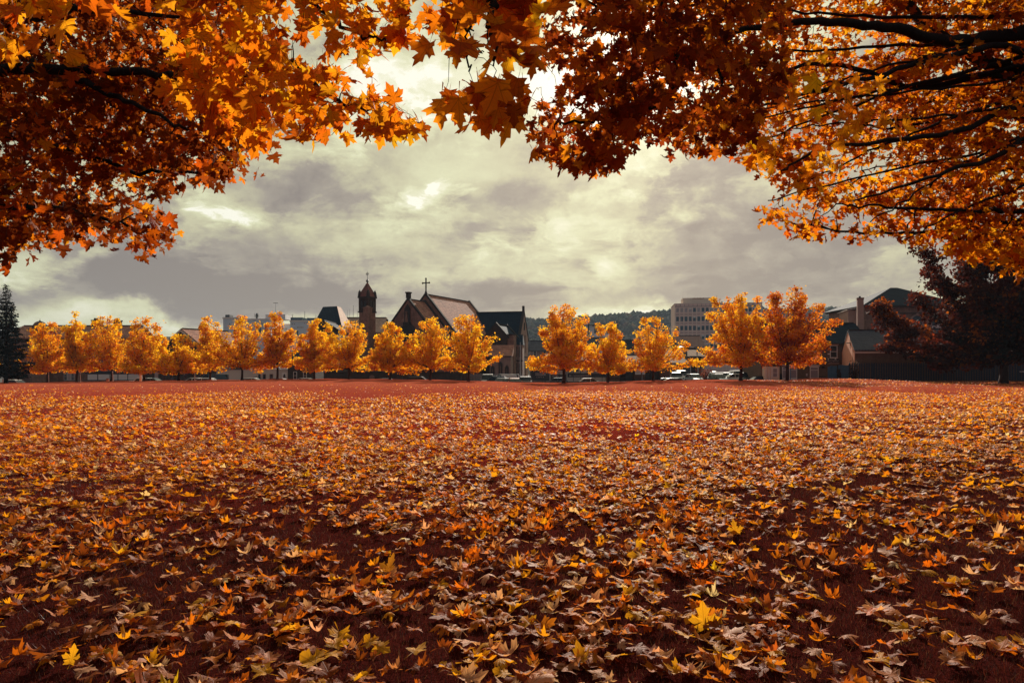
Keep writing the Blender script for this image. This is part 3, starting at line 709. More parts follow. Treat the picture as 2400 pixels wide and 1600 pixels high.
# ------------------------------------------------------------------ young maples along the far edge of the lawn
PAL_ROW = [(.96, .58, .022), (.95, .49, .016), (.92, .36, .012), (.66, .16, .012), (.36, .06, .012)]
def row_maple(px, top, hw, Y, low, label, seed, gold=1.0, spires=5, n=10500, twiggy=0, name='young_maple', pal=PAL_ROW, group='young maples in a row along the far edge of the lawn',
              trunk_r=.15, leaf=.19, lean=0.0, lopside=0.0, w=None):
    rs = np.random.RandomState(seed)
    X = (px - 1200) / FPX * Y; z0 = float(gz(X, Y)) - .06
    H = (HOR - top) / FPX * Y + EYE - z0; R = hw / FPX * Y * (1.34 if name == 'young_maple' else 1.1); zl = (HOR - low) / FPX * Y + EYE - z0
    t = thing(name, label, 'tree', (X, Y, z0), group=group)
    tp = smooth_path([(0, 0, 0), (.04, 0, H * .18), (lean * .3 - .05, .03, H * .4), (lean * .6, 0, H * .65)], 4)
    MB().tube([tuple(p) for p in tp], np.linspace(trunk_r, trunk_r * .45, len(tp)) + trunk_r * .35 * np.exp(-np.arange(len(tp)) * 1.5), 8).build('trunk', M['bark_far'], t, True)
    br = MB(); clumps = []; zf = H * .20
    if name == 'broad_tree': zf = H * .16
    npl = 40 if name == 'broad_tree' else 26
    mult = 1 + .20 * rs.randn(9)                                    # each side of the crown has its own reach
    for i in range(npl):
        th = 84 * ((i + .5) / npl) ** .80; a = i * 2.4 + rs.uniform(-.35, .35)
        k = th / 84; side = float(np.interp((a % 6.2832) / 6.2832 * 8, range(9), mult))
        rt = R * (k ** .52) * rs.uniform(.72, 1.04) * side * (1 + lopside * math.cos(a))
        if spires <= 2: rt *= .62 + .38 * min(1, k * 1.5)
        zt = zf + (H - zf) * (1 - k ** 1.9) * (rs.uniform(.90, 1.0) if i < spires else rs.uniform(.62, .97))
        if i == 0: zt = H; rt *= .5
        if k > .72: zt = max(zl, zf * rs.uniform(.55, 1.2) + (H - zf) * (1 - k ** 1.9) * .6)
        end = np.array((math.cos(a) * rt + lean * (1 - k), math.sin(a) * rt, zt)); h0 = zf * rs.uniform(.75, 1.15) + (1 - k) * H * .10
        st = np.array((0, 0, h0)); mid = st * .5 + end * .5 + np.array((math.cos(a), math.sin(a), 0)) * rt * .12 - np.array((0, 0, .05 * (zt - h0)))
        p = smooth_path([st, mid, end], 6); br.tube([tuple(q) for q in p], np.linspace(trunk_r * .40, .010, len(p)), 5)
        Lp = float(np.linalg.norm(end - st)); m = max(5, int(Lp / (.34 * (R / 2.6) ** .7)))
        for u in np.linspace(.26, 1.0, m):
            q = p[int(u * (len(p) - 1))] * (1 - (u * (len(p) - 1)) % 1) + p[min(len(p) - 1, int(u * (len(p) - 1)) + 1)] * ((u * (len(p) - 1)) % 1)
            clumps.append((q + rs.randn(3) * .10, (.16 + .20 * rs.rand()) * (1.15 - .35 * u)))
            if rs.rand() < .62:
                e = q + np.array((rs.uniform(-1, 1), rs.uniform(-1, 1), rs.uniform(-.1, .9))) * R * .24 * (1.1 - .6 * u)
                br.tube([tuple(q), tuple(e)], [.012, .005], 4); clumps.append((e, .14 + .18 * rs.rand()))
    for _ in range(twiggy):
        x0 = rs.uniform(-.5, .5) * R; b = np.array((x0 * .7, rs.uniform(-.3, .3), H * rs.uniform(.6, .85)))
        e = b + np.array((x0 * .35 + rs.uniform(-.1, .1), rs.uniform(-.2, .2), H * (rs.uniform(.18, .30) if twiggy > 10 else rs.uniform(.10, .18))))
        br.tube([tuple(b), tuple(b * .5 + e * .5 + rs.randn(3) * .04), tuple(e)], [.02, .014, .007], 4)
    br.build('branches', M['bark_far'], t, True)['kind'] = 'stuff'
    K = len(clumps); cc = np.array([c for c, _ in clumps]); cr = np.array([r for _, r in clumps]) * (R / 2.4) ** .75
    wgt = cr ** 1.6 * rs.uniform(.1, 1.0, K) ** 1.3; wgt /= wgt.sum()
    ci = rs.choice(K, n, p=wgt); d = rs.randn(n, 3); d /= np.linalg.norm(d, axis=1, keepdims=True)
    pos = cc[ci] + d * (rs.rand(n, 1) ** .4) * cr[ci][:, None] * np.array((1.25, 1.25, .85))
    ok = (pos[:, 2] > zl * .62) & (pos[:, 2] < H + .1); pos, ci = pos[ok], ci[ok]; n = len(pos)
    cw = w or (3 * gold, 3.0, 2.4 / gold, 1.0 / gold, .6 / gold ** 2)
    cl = pick_cols(rs, n, pal, cw, .15); ck = pick_cols(rs, K, pal, cw, .1)[ci]
    cl = cl * .45 + ck * .55
    td = d[ok] * .5 + rs.randn(n, 3) * .6 + np.array((0, 0, -.3)); nr = rs.randn(n, 3) * .7 + np.array((0, 0, .8))
    me = leaves_mesh('foliage', pos, frames(td, nr), leaf * np.clip(1 + rs.randn(n) * .3, .4, 1.8), cl, 3, .5, M['leaf_far'], rs, 4)
    o = link('foliage', me, t); o['kind'] = 'stuff'
    return t

rowspec = [ # trunk px, top px, half width px, Y, lowest foliage px, label, gold, spires, lean, twiggy
    (111, 757, 60, 88, 862, 'young orange maple beside the dark conifer, first of the row', .7, 4, 0, 0),
    (180, 731, 38, 87, 866, 'golden young maple with one blunt tall top, second from the conifer', 2.0, 1, -.4, 0),
    (261, 742, 52, 88, 863, 'young maple with thin wispy top in front of the white shopfront', 1.1, 3, -.6, 5),
    (337, 744, 50, 86, 858, 'full orange young maple with a brown shaded base, beside a pale post', .8, 4, 0, 0),
    (418, 786, 58, 85, 866, 'low wide yellow maple in front of the dark gabled building', 1.8, 5, 0, 0),
    (492, 742, 34, 90, 850, 'slim young maple with a narrow golden spire, right of the gable', 1.6, 2, -.4, 3),
    (567, 742, 62, 84, 870, 'broad young maple with dark lower boughs in front of the cream wall', .9, 4, -.2, 0),
    (650, 731, 42, 86, 858, 'tall pointed orange maple before the far pale tower blocks', 1.0, 3, 0, 3),
    (736, 748, 40, 87, 870, 'young maple whose single golden top overlaps the square slate roof', 1.5, 2, 0, 0),
    (818, 753, 54, 86, 866, 'round golden maple just left of the stone belfry tower', 1.4, 5, 0, 0),
    (914, 757, 46, 85, 868, 'thin leaved yellow maple just right of the stone belfry tower', 1.5, 4, -.1, 3),
    (1008, 747, 56, 86, 868, 'golden maple in front of the pointed church window', 1.5, 4, 0, 0),
    (1098, 739, 58, 85, 866, 'bushy golden maple hiding the foot of the big church roof', 1.6, 5, 0, 0),
    (1321, 715, 70, 84, 872, 'large lone orange maple right of the church wing', .9, 5, 0, 2),
    (1425, 757, 52, 86, 868, 'yellow maple with bare twigs sticking out of its top', 1.7, 5, 0, 16),
    (1531, 745, 60, 87, 862, 'forked maple with gold top and shaded brown middle, left of the office block', .8, 4, 0, 6),
    (1736, 688, 74, 80, 864, 'tall spiky orange maple standing in front of the office block', .9, 6, -.3, 4),
    (1845, 676, 88, 78, 858, 'tallest maple of the row, dark red brown below, left of the pub sign', .35, 5, .1, 2)]
for i, (px, top, hw, Y, low, lab, gold, sp, lean, tw) in enumerate(rowspec):
    big = px in (1321, 1736, 1845)
    row_maple(px, top, hw, Y, low, lab, 500 + i, gold, sp, 19000 if big else 10500, tw, trunk_r=.21 if big else .155, lean=lean, lopside=.22 * math.sin(i * 2.7),
              w=(.6, 1.3, 2.6, 3.6, 3.4) if px == 1845 else None)
row_maple(-70, 760, 60, 92, 862, 'orange maple mostly hidden behind the dark conifer', 533, .8, 4, 4000)

# dark broad tree on the right, in front of the fence
PAL_DARK = [(.085, .014, .010), (.26, .045, .012), (.055, .010, .010), (.03, .008, .010), (.50, .12, .014)]
row_maple(2352, 520, 228, 72, 870, 'broad dark maroon tree shading the blue fence at the right', 611, 1, 7, 78000, 0, 'broad_tree', PAL_DARK, None, .40, .28, w=(3, 1.2, 3.5, 4, .6))

def conifer(px, top, Y, label, seed):
    rs = np.random.RandomState(seed); X = (px - 1200) / FPX * Y; z0 = float(gz(X, Y)) - .06; H = (HOR - top) / FPX * Y + EYE - z0
    t = thing('conifer_tree', label, 'tree', (X, Y, z0))
    MB().tube([(0, 0, 0), (.03, 0, H * .5), (0, 0, H)], [.24, .13, .02], 8).build('trunk', M['bark'], t, True)
    pos, td, nr = [], [], []; br = MB()
    z = 1.2; i = 0
    while z < H - .05:
        f = 1 - z / H; R = (.12 + 3.3 * f ** 1.0) * rs.uniform(.75, 1.15)
        nbr = 5 if f < .15 else 8
        for k in range(nbr):
            a = k * 2 * math.pi / nbr + i * .7 + rs.uniform(-.25, .25); r = R * rs.uniform(.7, 1.08)
            e = np.array((math.cos(a) * r, math.sin(a) * r, z - r * .10 + rs.uniform(-.1, .2)))
            m_ = e * .55 + np.array((0, 0, z)) * .45 - np.array((0, 0, r * .10))
            pp = smooth_path([(0, 0, z), m_, e], 5); br.tube([tuple(q) for q in pp], np.linspace(.045, .012, len(pp)), 4)
            m = int(14 + 40 * r); u = rs.uniform(.12, 1.03, m); ii = np.minimum((u * 10).astype(int), 9); q = pp[ii]
            side = np.array((-math.sin(a), math.cos(a), 0)); s_ = rs.randn(m) * (.10 + .30 * (1 - u) * r * .5 + .12)
            p = q + s_[:, None] * side + rs.randn(m, 3) * .06; p[:, 2] -= np.abs(rs.randn(m)) * .13
            pos.append(p); td.append(np.array((math.cos(a), math.sin(a), -.35)) + np.sign(s_)[:, None] * side * .6 + rs.randn(m, 3) * .35); nr.append(np.array((0, 0, 1)) + rs.randn(m, 3) * .5)
        z += .40 + .16 * f * rs.rand(); i += 1
    br.build('branches', M['bark'], t, True)['kind'] = 'stuff'
    pos = np.concatenate(pos); td = np.concatenate(td); nr = np.concatenate(nr); n = len(pos)
    cl = pick_cols(rs, n, [(.014, .028, .036), (.022, .030, .032), (.06, .03, .022)], (4, 3, 1))
    o = link('foliage', leaves_mesh('foliage', pos, frames(td, nr), .22 * np.clip(1 + rs.randn(n) * .3, .4, 1.8) * np.clip(.45 + 1.2 * (1 - pos[:, 2] / H), .3, 1), cl, 3, .5, M['needle'], rs, 4), t); o['kind'] = 'stuff'
conifer(14, 667, 84, 'tall dark blue green conifer at the left end of the maple row', 71)

# ------------------------------------------------------------------ wooded hill far behind the town
HX = [0, 900, 1150, 1240, 1300, 1400, 1500, 1560, 1700, 1850, 1930, 1985, 2100, 2400]
HY = [792, 775, 762, 756, 757, 748, 742, 737, 734, 735, 730, 731, 728, 722]
HD = 1150.0
HXm = [(p - 1200) / FPX * HD for p in HX]; HZm = [(HOR - p) / FPX * HD - 3 for p in HY]
def hill_z(x, y):
    top = np.interp(x, HXm, HZm)
    k = sst(560, HD, y); return -1.2 + (top + 1.2) * k + 5 * np.sin(x * .012 + y * .01) * k * (1 - k) * 4
def mat_hill():
    m, g = new_mat('wooded_hill'); tc = g.n('ShaderNodeTexCoord'); n = g.noise(tc.outputs['Object'], .03, 8, .7)
    c = g.mix(n, (.035, .04, .028), (.10, .075, .045))
    return finish(m, g, principled(g, c, 1, .0, bump(g, n, 1, 6)))
M['hill'] = mat_hill()
o = grid('hills', np.linspace(-1900, 1900, 160), np.linspace(540, 1500, 40), lambda x, y: hill_z(x, np.minimum(y, HD)) - np.maximum(0, y - HD) * .25, M['hill'])
tag(o, kind='structure')
rs = np.random.RandomState(5); nT = 3800
tx = rs.uniform(-140, 900, nT); ty = HD - rs.rand(nT) ** 1.5 * 420; tz = hill_z(tx, ty)
bm_me = bpy.data.meshes.new('tmp'); import bmesh
bmx = bmesh.new(); bmesh.ops.create_icosphere(bmx, subdivisions=1, radius=1.0)
iv = np.array([v.co[:] for v in bmx.verts]); bmx.verts.index_update(); iF = np.array([[v.index for v in f.verts] for f in bmx.faces]); bmx.free()
sc = rs.uniform(4, 8.5, nT); V = (iv[None] * (1 + rs.randn(nT, len(iv), 1) * .16)) * sc[:, None, None] * np.array((1, 1, 1.15)) + np.stack([tx, ty, tz + sc * .25], 1)[:, None, :]
F = (iF[None] + (np.arange(nT) * len(iv))[:, None, None]).reshape(-1, 3)
cl = pick_cols(rs, nT, [(.040, .050, .034), (.06, .055, .036), (.10, .06, .036), (.03, .035, .03)], (4, 3, 1.3, 2))
o = link('woodland', mesh_np('woodland', V.reshape(-1, 3), F, M['hill_tree'], True, np.repeat(cl, len(iv), 0), np.zeros((nT * len(iv), 3)))); tag(o, kind='stuff')

# ------------------------------------------------------------------ buildings
def xz(px, py, Y): p = P(px, py, Y); return float(p[0]), float(p[2])

def window(par, x, z, w, h, y=0.0, frame=None, glass=None, fw=.07, nx=1, nz=2, sill=None, lintel=None, axis='x', sgn=-1, name='window', proud=.05):
    """window whose lower left corner is x,z on the wall plane y (axis='x': wall runs along x, outward is sgn*y)"""
    frame = frame or M['white']; glass = glass or M['glass']
    def bx(mb, a0, a1, d0, d1, z0, z1):
        lo, hi = sorted((y + sgn * d0, y + sgn * d1))
        return mb.box(a0, a1, lo, hi, z0, z1) if axis == 'x' else mb.box(lo, hi, a0, a1, z0, z1)
    mb = MB()
    bx(mb, x, x + fw, 0, proud, z, z + h); bx(mb, x + w - fw, x + w, 0, proud, z, z + h)
    bx(mb, x + fw, x + w - fw, 0, proud, z, z + fw); bx(mb, x + fw, x + w - fw, 0, proud, z + h - fw, z + h)
    for i in range(1, nx): cx = x + w * i / nx; bx(mb, cx - fw * .4, cx + fw * .4, .001, proud * .9, z + fw, z + h - fw)
    for i in range(1, nz):
        cz = z + h * (i / nz if nz < 3 else i / nz)
        for k in range(nx):
            a0 = x + w * k / nx + fw * (1 if k == 0 else .4) ; a1 = x + w * (k + 1) / nx - fw * (1 if k == nx - 1 else .4)
            bx(mb, a0, a1, .002, proud * .85, cz - fw * .35, cz + fw * .35)
    o = mb.build(name, frame, par)
    mb = MB(); bx(mb, x + fw * .5, x + w - fw * .5, -.01, .014, z + fw * .5, z + h - fw * .5); mb.build('pane', glass, o)
    if sill: mb = MB(); bx(mb, x - .08, x + w + .08, 0, .12, z - .14, z - .003); mb.build('sill', sill, o)
    if lintel: mb = MB(); bx(mb, x - .16, x + w + .16, 0, .06, z + h + .003, z + h + .26); mb.build('lintel', lintel, o)
    return o

def pointed(par, x, z, w, h, y, frame, glass, axis='x', sgn=-1, name='window', rim=.14, lights=2):
    """pointed arch window"""
    def outline(w_, h_, zb, n=7):
        r = w_ * .95; zs = zb + h_ - math.sqrt(max(0, r * r - (r - w_ / 2) ** 2)); pts = [(-w_ / 2, zb), (w_ / 2, zb)]
        cx = w_ / 2 - r
        a1 = math.acos((0 - cx) / r)
        for i in range(n + 1): a = a1 * i / n; pts.append((cx + r * math.cos(a), zs + r * math.sin(a)))
        for i in range(n - 1, -1, -1): a = a1 * i / n; pts.append((-(cx + r * math.cos(a)), zs + r * math.sin(a)))
        return pts
    def ex(prof, d0, d1):
        mb = MB(); prof = [(x + a, b) for a, b in prof]; lo, hi = sorted((y + sgn * d0, y + sgn * d1))
        return mb.prism(prof, lo, hi, 'y' if axis == 'x' else 'x')
    o = ex(outline(w + 2 * rim, h + rim * 1.3, z - .05), -.02, .10).build(name, frame, par)
    ex(outline(w, h, z), 0, .13).build('pane', glass, o)
    mb = MB()
    for i in range(1, lights):
        cx = x - w / 2 + w * i / lights; lo, hi = sorted((y + sgn * .13, y + sgn * .17))
        mb.box(cx - .05, cx + .05, lo, hi, z, z + h * .72) if axis == 'x' else mb.box(lo, hi, cx - .05, cx + .05, z, z + h * .72)
    if lights > 1: mb.build('mullion', frame, o)
    return o

def gable(par, x0, x1, y0, y1, zb, ze, zr, ridge, wall, roof, oh=.25, coping=None, th=.14):
    """gabled block; ridge runs along 'x' or 'y'"""
    mb = MB()
    if ridge == 'y':
        c = (x0 + x1) / 2; mb.prism([(x0, zb), (x1, zb), (x1, ze), (c, zr), (x0, ze)], y0, y1, 'y')
    else:
        c = (y0 + y1) / 2; mb.prism([(y0, zb), (y1, zb), (y1, ze), (c, zr), (y0, ze)], x0, x1, 'x')
    w_ = mb.build('wall', wall, par)
    a0, a1 = (x0, x1) if ridge == 'y' else (y0, y1); b0, b1 = (y0, y1) if ridge == 'y' else (x0, x1)
    c = (a0 + a1) / 2; s = (zr - ze) / (a1 - c); e = oh
    ov = 0.0 if coping else oh
    for q, (aa, sg) in enumerate(((a0, -1), (a1, 1))):
        ed = aa + sg * e; ze2 = ze - s * e
        prof = [(c, zr + .02), (c, zr + .02 + th), (ed, ze2 + .02 + th), (ed, ze2 + .02)]
        MB().prism(prof, b0 - ov + .003, b1 + ov - .003, 'y' if ridge == 'y' else 'x').build('roof', roof, par)
    mb = MB(); (mb.box(c - .12, c + .12, b0 + .01, b1 - .01, zr + th - .03, zr + th + .14) if ridge == 'y' else mb.box(b0 + .01, b1 - .01, c - .12, c + .12, zr + th - .03, zr + th + .14))
    mb.build('ridge_tiles', M['trim'], par)
    if coping:
        for bb, dr in ((b0, 1), (b1, -1)):
            lo, hi = sorted((bb - dr * .10, bb + dr * .38)); k = .42
            prof = [(a0 - .35, ze - .35 * s), (c, zr), (a1 + .35, ze - .35 * s), (a1 + .35, ze - .35 * s + k), (c, zr + k + .08), (a0 - .35, ze - .35 * s + k)]
            MB().prism(prof, lo, hi, 'y' if ridge == 'y' else 'x').build('coping', coping, par)
    return w_

def cross(par, x, y, z, h, arm, mat, along='x', name='cross', t=.10):
    mb = MB(); mb.box(x - t, x + t, y - t, y + t, z, z + h)
    zc = z + h * .68; mb.box(x - arm, x + arm, y - t * .8, y + t * .8, zc - t, zc + t)
    for dx, dz in ((-arm, 0), (arm, 0), (0, h - h * .68)):
        mb.sphere((x + dx, y, zc + dz), t * 2.1, 6, 4)
    mb.cyl(x, y, z - .5, z + .25, .34, .12, 8)
    return mb.build(name, mat, par)

# ---- church with two stepped gables
ch = thing('church', 'stone church with a cross on the taller gable and a pinkish stone slate roof', 'church', (-15.8, 124.7, 0), math.radians(-27.2))
gable(ch, -6.5, 6.5, 0, 15.8, -1.2, 8.0, 15.3, 'y', M['stone_brown'], M['tile_pink'], coping=M['trim'])
gable(ch, -5.6, 5.6, -5.4, -.05, -1.2, 7.6, 13.9, 'y', M['stone_brown'], M['tile_pink'], coping=M['trim'])
cross(ch, 0, .15, 15.9, 2.4, .72, M['trim'], t=.09)
mb = MB(); mb.box(-.32, .32, -5.6, -4.9, 14.2, 15.1); mb.box(-.42, .42, -5.7, -4.8, 15.1, 15.3); mb.build('gable_stump', M['trim'], ch)
mb = MB(); mb.cyl(-4.6, -5.3, 9.4, 10.4, .16, .08, 8); mb.sphere((-4.6, -5.3, 10.5), .22, 8, 5); mb.build('finial', M['trim'], ch)
pointed(ch, 0, 3.2, 3.9, 6.6, -5.42, M['trim'], M['black'], rim=.35, lights=4)
mb = MB(); mb.prism([(-.55, 10.0), (.55, 10.0), (.55, 12.3), (0, 13.1), (-.55, 12.3)], -5.75, -5.41); mb.box(-.7, .7, -5.95, -5.41, 9.5, 10.0); mb.build('niche_canopy', M['trim'], ch)
mb = MB(); mb.cyl(0, -5.85, 10.0, 11.5, .28, .16, 8); mb.sphere((0, -5.85, 11.7), .2, 8, 5); mb.build('statue', M['stone_brown'], ch)
for sx in (-1, 1):
    mb = MB(); mb.box(sx * 3.3 - .35, sx * 3.3 + .35, -5.95, -5.41, -1.2, 8.6); mb.poly([(sx * 3.3 - .35, -5.95, 8.6), (sx * 3.3 + .35, -5.95, 8.6), (sx * 3.3 + .35, -5.41, 9.4), (sx * 3.3 - .35, -5.41, 9.4)]); mb.build('buttress', M['stone_brown'], ch)
for i in range(4):
    pointed(ch, 2.2 + i * 3.7, 2.6, 1.3, 4.2, 6.52, M['trim'], M['glass'], axis='y', sgn=1, rim=.2, lights=2)
    MB().box(6.51, 7.2, .1 + i * 3.7, .8 + i * 3.7, -1.2, 6.4).build('buttress', M['stone_brown'], ch)
gable(ch, 6.6, 11.0, 9.0, 15.0, -1.2, 4.0, 6.6, 'y', M['stone_dark'], M['tile_pink'])

# ---- bell tower
X, Z = xz(861, 700, 122)
bt = thing('bell_tower', 'slim square bell tower with a dark belfry and a red brown pyramid spire', 'tower', (X, 122, 0), math.radians(-27))
zt = lambda py: EYE + (HOR - py) / FPX * 122
MB().box(-1.02, 1.02, -1.02, 1.02, -1.2, zt(733)).build('shaft', M['stone_brown'], bt)
MB().box(-1.18, 1.18, -1.18, 1.18, zt(733), zt(730)).build('string_course', M['trim'], bt)
mb = MB(); mb.box(-1.0, 1.0, -1.0, 1.0, zt(730), zt(704))
for sx in (-1, 1):
    for sy in (-1, 1): mb.box(min(sx * .74, sx * 1.08), max(sx * .74, sx * 1.08), min(sy * .74, sy * 1.08), max(sy * .74, sy * 1.08), zt(730), zt(699))
mb.box(-.98, .98, -.98, .98, zt(703), zt(699)); mb.build('belfry', M['stone_dark'], bt)
for ax, yy, sg in (('x', -1.0, -1), ('y', 1.0, 1), ('x', 1.0, 1), ('y', -1.0, -1)):
    for cx in (-.36, .36):
        o = pointed(bt, cx, zt(722), .42, 1.3, yy, M['trim'], M['black'], axis=ax, sgn=sg, rim=.06, lights=1, name='louvre_opening')
MB().box(-1.22, 1.22, -1.22, 1.22, zt(699), zt(696.5)).build('cornice', M['trim'], bt)
mb = MB(); b = zt(696.5); mid = zt(686); tp = zt(660)
mb.poly([(-1.1, -1.1, b), (1.1, -1.1, b), (1.1, 1.1, b), (-1.1, 1.1, b), (-.86, -.86, mid), (.86, -.86, mid), (.86, .86, mid), (-.86, .86, mid), (0, 0, tp)],
        [(0, 1, 5, 4), (1, 2, 6, 5), (2, 3, 7, 6), (3, 0, 4, 7), (4, 5, 8), (5, 6, 8), (6, 7, 8), (7, 4, 8), (3, 2, 1, 0)])
M['spire'] = mat_roof('red_brown_spire_tile', (.24, .075, .06), (.17, .055, .05), .24, .6, (.03, .03, .035), .7, .3)
mb.build('spire', M['spire'], bt)
for sx in (-1, 1):
    for sy in (-1, 1):
        mb = MB(); mb.prism([(-.28, b), (.28, b), (.10, zt(684)), (-.10, zt(684))], -.22, .22)
        mb.v = [(x_ + sx * .95, y_ + sy * .95, z_) for x_, y_, z_ in mb.v]
        mb.sphere((sx * .95, sy * .95, zt(683)), .17, 7, 5); mb.cyl(sx * .95, sy * .95, zt(683), zt(679.5), .06, .03, 6)
        mb.build('pinnacle', M['trim'], bt)
mb = MB(); mb.sphere((0, 0, zt(658.6)), .26, 8, 5); mb.cyl(0, 0, zt(661), zt(640), .055, .03, 6); mb.box(-.3, .3, -.03, .03, zt(642.5), zt(641.3))
for i in range(12):
    a = i * math.pi / 6; mb.box(math.cos(a) * .24 - .04, math.cos(a) * .24 + .04, -.03, .03, zt(641.8) + math.sin(a) * .24 - .04, zt(641.8) + math.sin(a) * .24 + .04)
mb.cyl(0, 0, zt(640), zt(634), .02, .01, 5); mb.build('finial_cross', M['darksteel'], bt)
mb = MB(); mb.box(.35, 1.5, -1.6, -.5, -1.2, zt(724)); mb.box(.28, 1.57, -1.67, -.43, zt(724), zt(722)); mb.poly([(.45, -1.5, zt(722)), (1.4, -1.5, zt(722)), (1.4, -.6, zt(722)), (.45, -.6, zt(722)), (.9, -1.0, zt(716))], [(0, 1, 4), (1, 2, 4), (2, 3, 4), (3, 0, 4)])
mb.build('stair_turret', M['stone_brown'], bt)

# ---- church hall wing with the long navy roof
ha = thing('church_hall', 'stone hall with a long dark blue roof ending in a tall narrow gable', 'building', (2.4, 135, 0), math.radians(-11.5))
gable(ha, -16, 0, -4.5, 4.5, -1.2, 7.8, 13.0, 'x', M['stone_pink'], M['slate_navy'], coping=M['trim'])
MB().box(-.35, .05, -.3, .3, 13.3, 14.3).build('gable_stump', M['trim'], ha)
for (yy, z0, w_, h_) in ((-2.6, 5.0, .9, 3.6), (.4, 5.0, .9, 3.6), (-2.4, .6, .8, 3.0), (.8, .6, .8, 3.0)):
    window(ha, yy, z0, w_, h_, .01, M['stone_brown'], M['glass'], .12, 2, 1, axis='y', sgn=1)
MB().box(-.01, .12, -4.55, 4.4, 4.1, 4.32).build('string_course', M['trim'], ha)
pointed(ha, 0, 9.6, .5, 1.4, .02, M['trim'], M['black'], axis='y', sgn=1, rim=.08, lights=1)
# front wing and small dark gable
wg = thing('hall_wing', 'pale stone two storey wing with paired tall windows behind the grey lamp post', 'building', (.2, 126.5, 0), math.radians(-6))
MB().box(0, 1.75, 0, 3.9, -1.2, 6.3).build('wall', M['stone_pink'], wg)
mb = MB(); mb.poly([(-.1, -.12, 6.3), (1.85, -.12, 6.3), (1.85, 3.9, 6.3), (-.1, 3.9, 6.3), (.3, 2.6, 8.3), (1.6, 2.6, 8.3)], [(0, 1, 5, 4), (1, 2, 5), (2, 3, 4, 5), (3, 0, 4)]); mb.build('roof', M['slate_navy'], wg)
for x_, z0, h_ in ((.30, 4.0, 2.0), (1.05, 4.0, 2.0), (.30, .6, 2.4), (1.05, .6, 2.2)): window(wg, x_, z0, .5, h_, 0, M['stone_brown'], M['glass'], .07, 1, 1)
MB().box(-.05, 1.8, -.09, -.001, 3.25, 3.45).build('string_course', M['trim'], wg)
MB().cyl(-.12, -.08, -1.2, 6.3, .07, .07, 6).build('downpipe', M['darksteel'], wg)
sg_ = thing('church_transept', 'small dark stone transept with a steep gable in front of the navy roof', 'building', (-2.9, 123.5, 0), math.radians(-20))
gable(sg_, -2.1, 2.1, 0, 6, -1.2, 7.6, 9.8, 'y', M['stone_dark'], M['slate_navy'], coping=M['trim'])
MB().box(2.11, 3.3, .3, 1.7, -1.2, 7.9).build('stack', M['stone_brown'], sg_)
MB().box(2.02, 3.4, .2, 1.8, 7.9, 8.1).build('stack_cap', M['trim'], sg_)
po = thing('church_porch', 'low pale stone porch with pointed arches and a lean to roof beside the vans', 'building', (-3.9, 119.5, 0), math.radians(-8))
MB().box(0, 3.7, 0, 3.2, -1.2, 4.0).build('wall', M['stone_pink'], po)
MB().prism([(-.25, 4.0), (3.2, 4.0), (3.2, 6.1)], -.2, 3.9, 'x').build('roof', M['tile_pink'], po)
MB().box(-.05, 3.8, -.3, -.18, 3.86, 4.06).build('gutter', M['trim'], po)
for x_, h_ in ((.55, 2.2), (1.9, 2.9), (3.05, 2.2)): pointed(po, x_, .2, .62, h_, 0, M['stone_brown'], M['black'], rim=.14, lights=2)
bs = thing('church_boundary_wall', 'dark sooty stone wall at the foot of the church with an oval plaque', 'wall', (-32, 116, 0))
MB().box(0, 23.5, 0, .5, -1.0, 1.15).build('masonry', M['stone_dark'], bs)
MB().box(-.05, 23.55, -.06, .56, 1.15, 1.3).build('coping', M['trim'], bs)
mb = MB(); mb.cyl(8.2, .25, -.06, -.001, .5, .5, 14, 'y'); mb.build('plaque', M['stone_brown'], bs)

# ---- hall with the truncated pyramid roof, and the pale roof behind the tower
def slab_pts(name, pts, faces, mat, par): return MB().poly(pts, faces).build(name, mat, par)
sq = thing('square_roofed_hall', 'dark hall with a blunt pyramid slate roof left of the bell tower', 'building')
base_ = [P(733, 762, 140), P(801, 764, 136.5), P(828, 770, 147), P(760, 768, 151)]; top_ = [P(757, 719, 144), P(790, 717.5, 142), P(799, 720, 147), P(766, 721, 149)]
slab_pts('roof', base_[:2] + top_[:2] + [base_[3], top_[3]], [(0, 1, 3, 2), (4, 0, 2, 5)], M['slate_navy'], sq)
slab_pts('roof', [base_[1], base_[2], top_[2], top_[1]], [(0, 1, 2, 3)], M['tile_pale'], sq)  # sunlight on this slope is put into the colour, with paler tiles than the front
slab_pts('roof', [base_[2], base_[3], top_[3], top_[2]] + [top_[0], top_[1]], [(0, 1, 2, 3), (4, 5, 3, 2)], M['slate_dark'], sq)
ws = [(p[0], p[1], p[2] - .02) for p in base_]; wl = [(p[0], p[1], -1.2) for p in base_]
slab_pts('wall', ws + wl, [(0, 4, 5, 1), (1, 5, 6, 2), (2, 6, 7, 3), (3, 7, 4, 0), (0, 1, 2, 3)], M['stone_dark'], sq)
for k in range(4): window(sq, -39.6 + k * 1.3, 3.6, .75, 2.6, 138.2 - 0, M['stone_brown'], M['glass'], .08, 1, 2, proud=1.2)
pr = thing('pale_roofed_house', 'house with a pale stone slate roof just behind the bell tower', 'house')
x0, zr_ = xz(806, 746, 152); x1, _ = xz(905, 746, 152); ze_ = EYE + (HOR - 778) / FPX * 148
gable(pr, x0, x1, 148, 156, -1.2, ze_, zr_, 'x', M['stone_dark'], M['tile_pale'])
MB().cyl((x0 + x1) / 2 - 2.6, 152, zr_, zr_ + 2.9, .04, .03, 5).build('aerial', M['darksteel'], pr)
for k, xx in enumerate((x0 + .8, x0 + 1.3, x0 + 3.0, x0 + 3.6)): MB().cyl(xx, 152, zr_ + .1, zr_ + 1.9 + .2 * (k % 2), .025, .02, 5).build('aerial', M['darksteel'], pr)
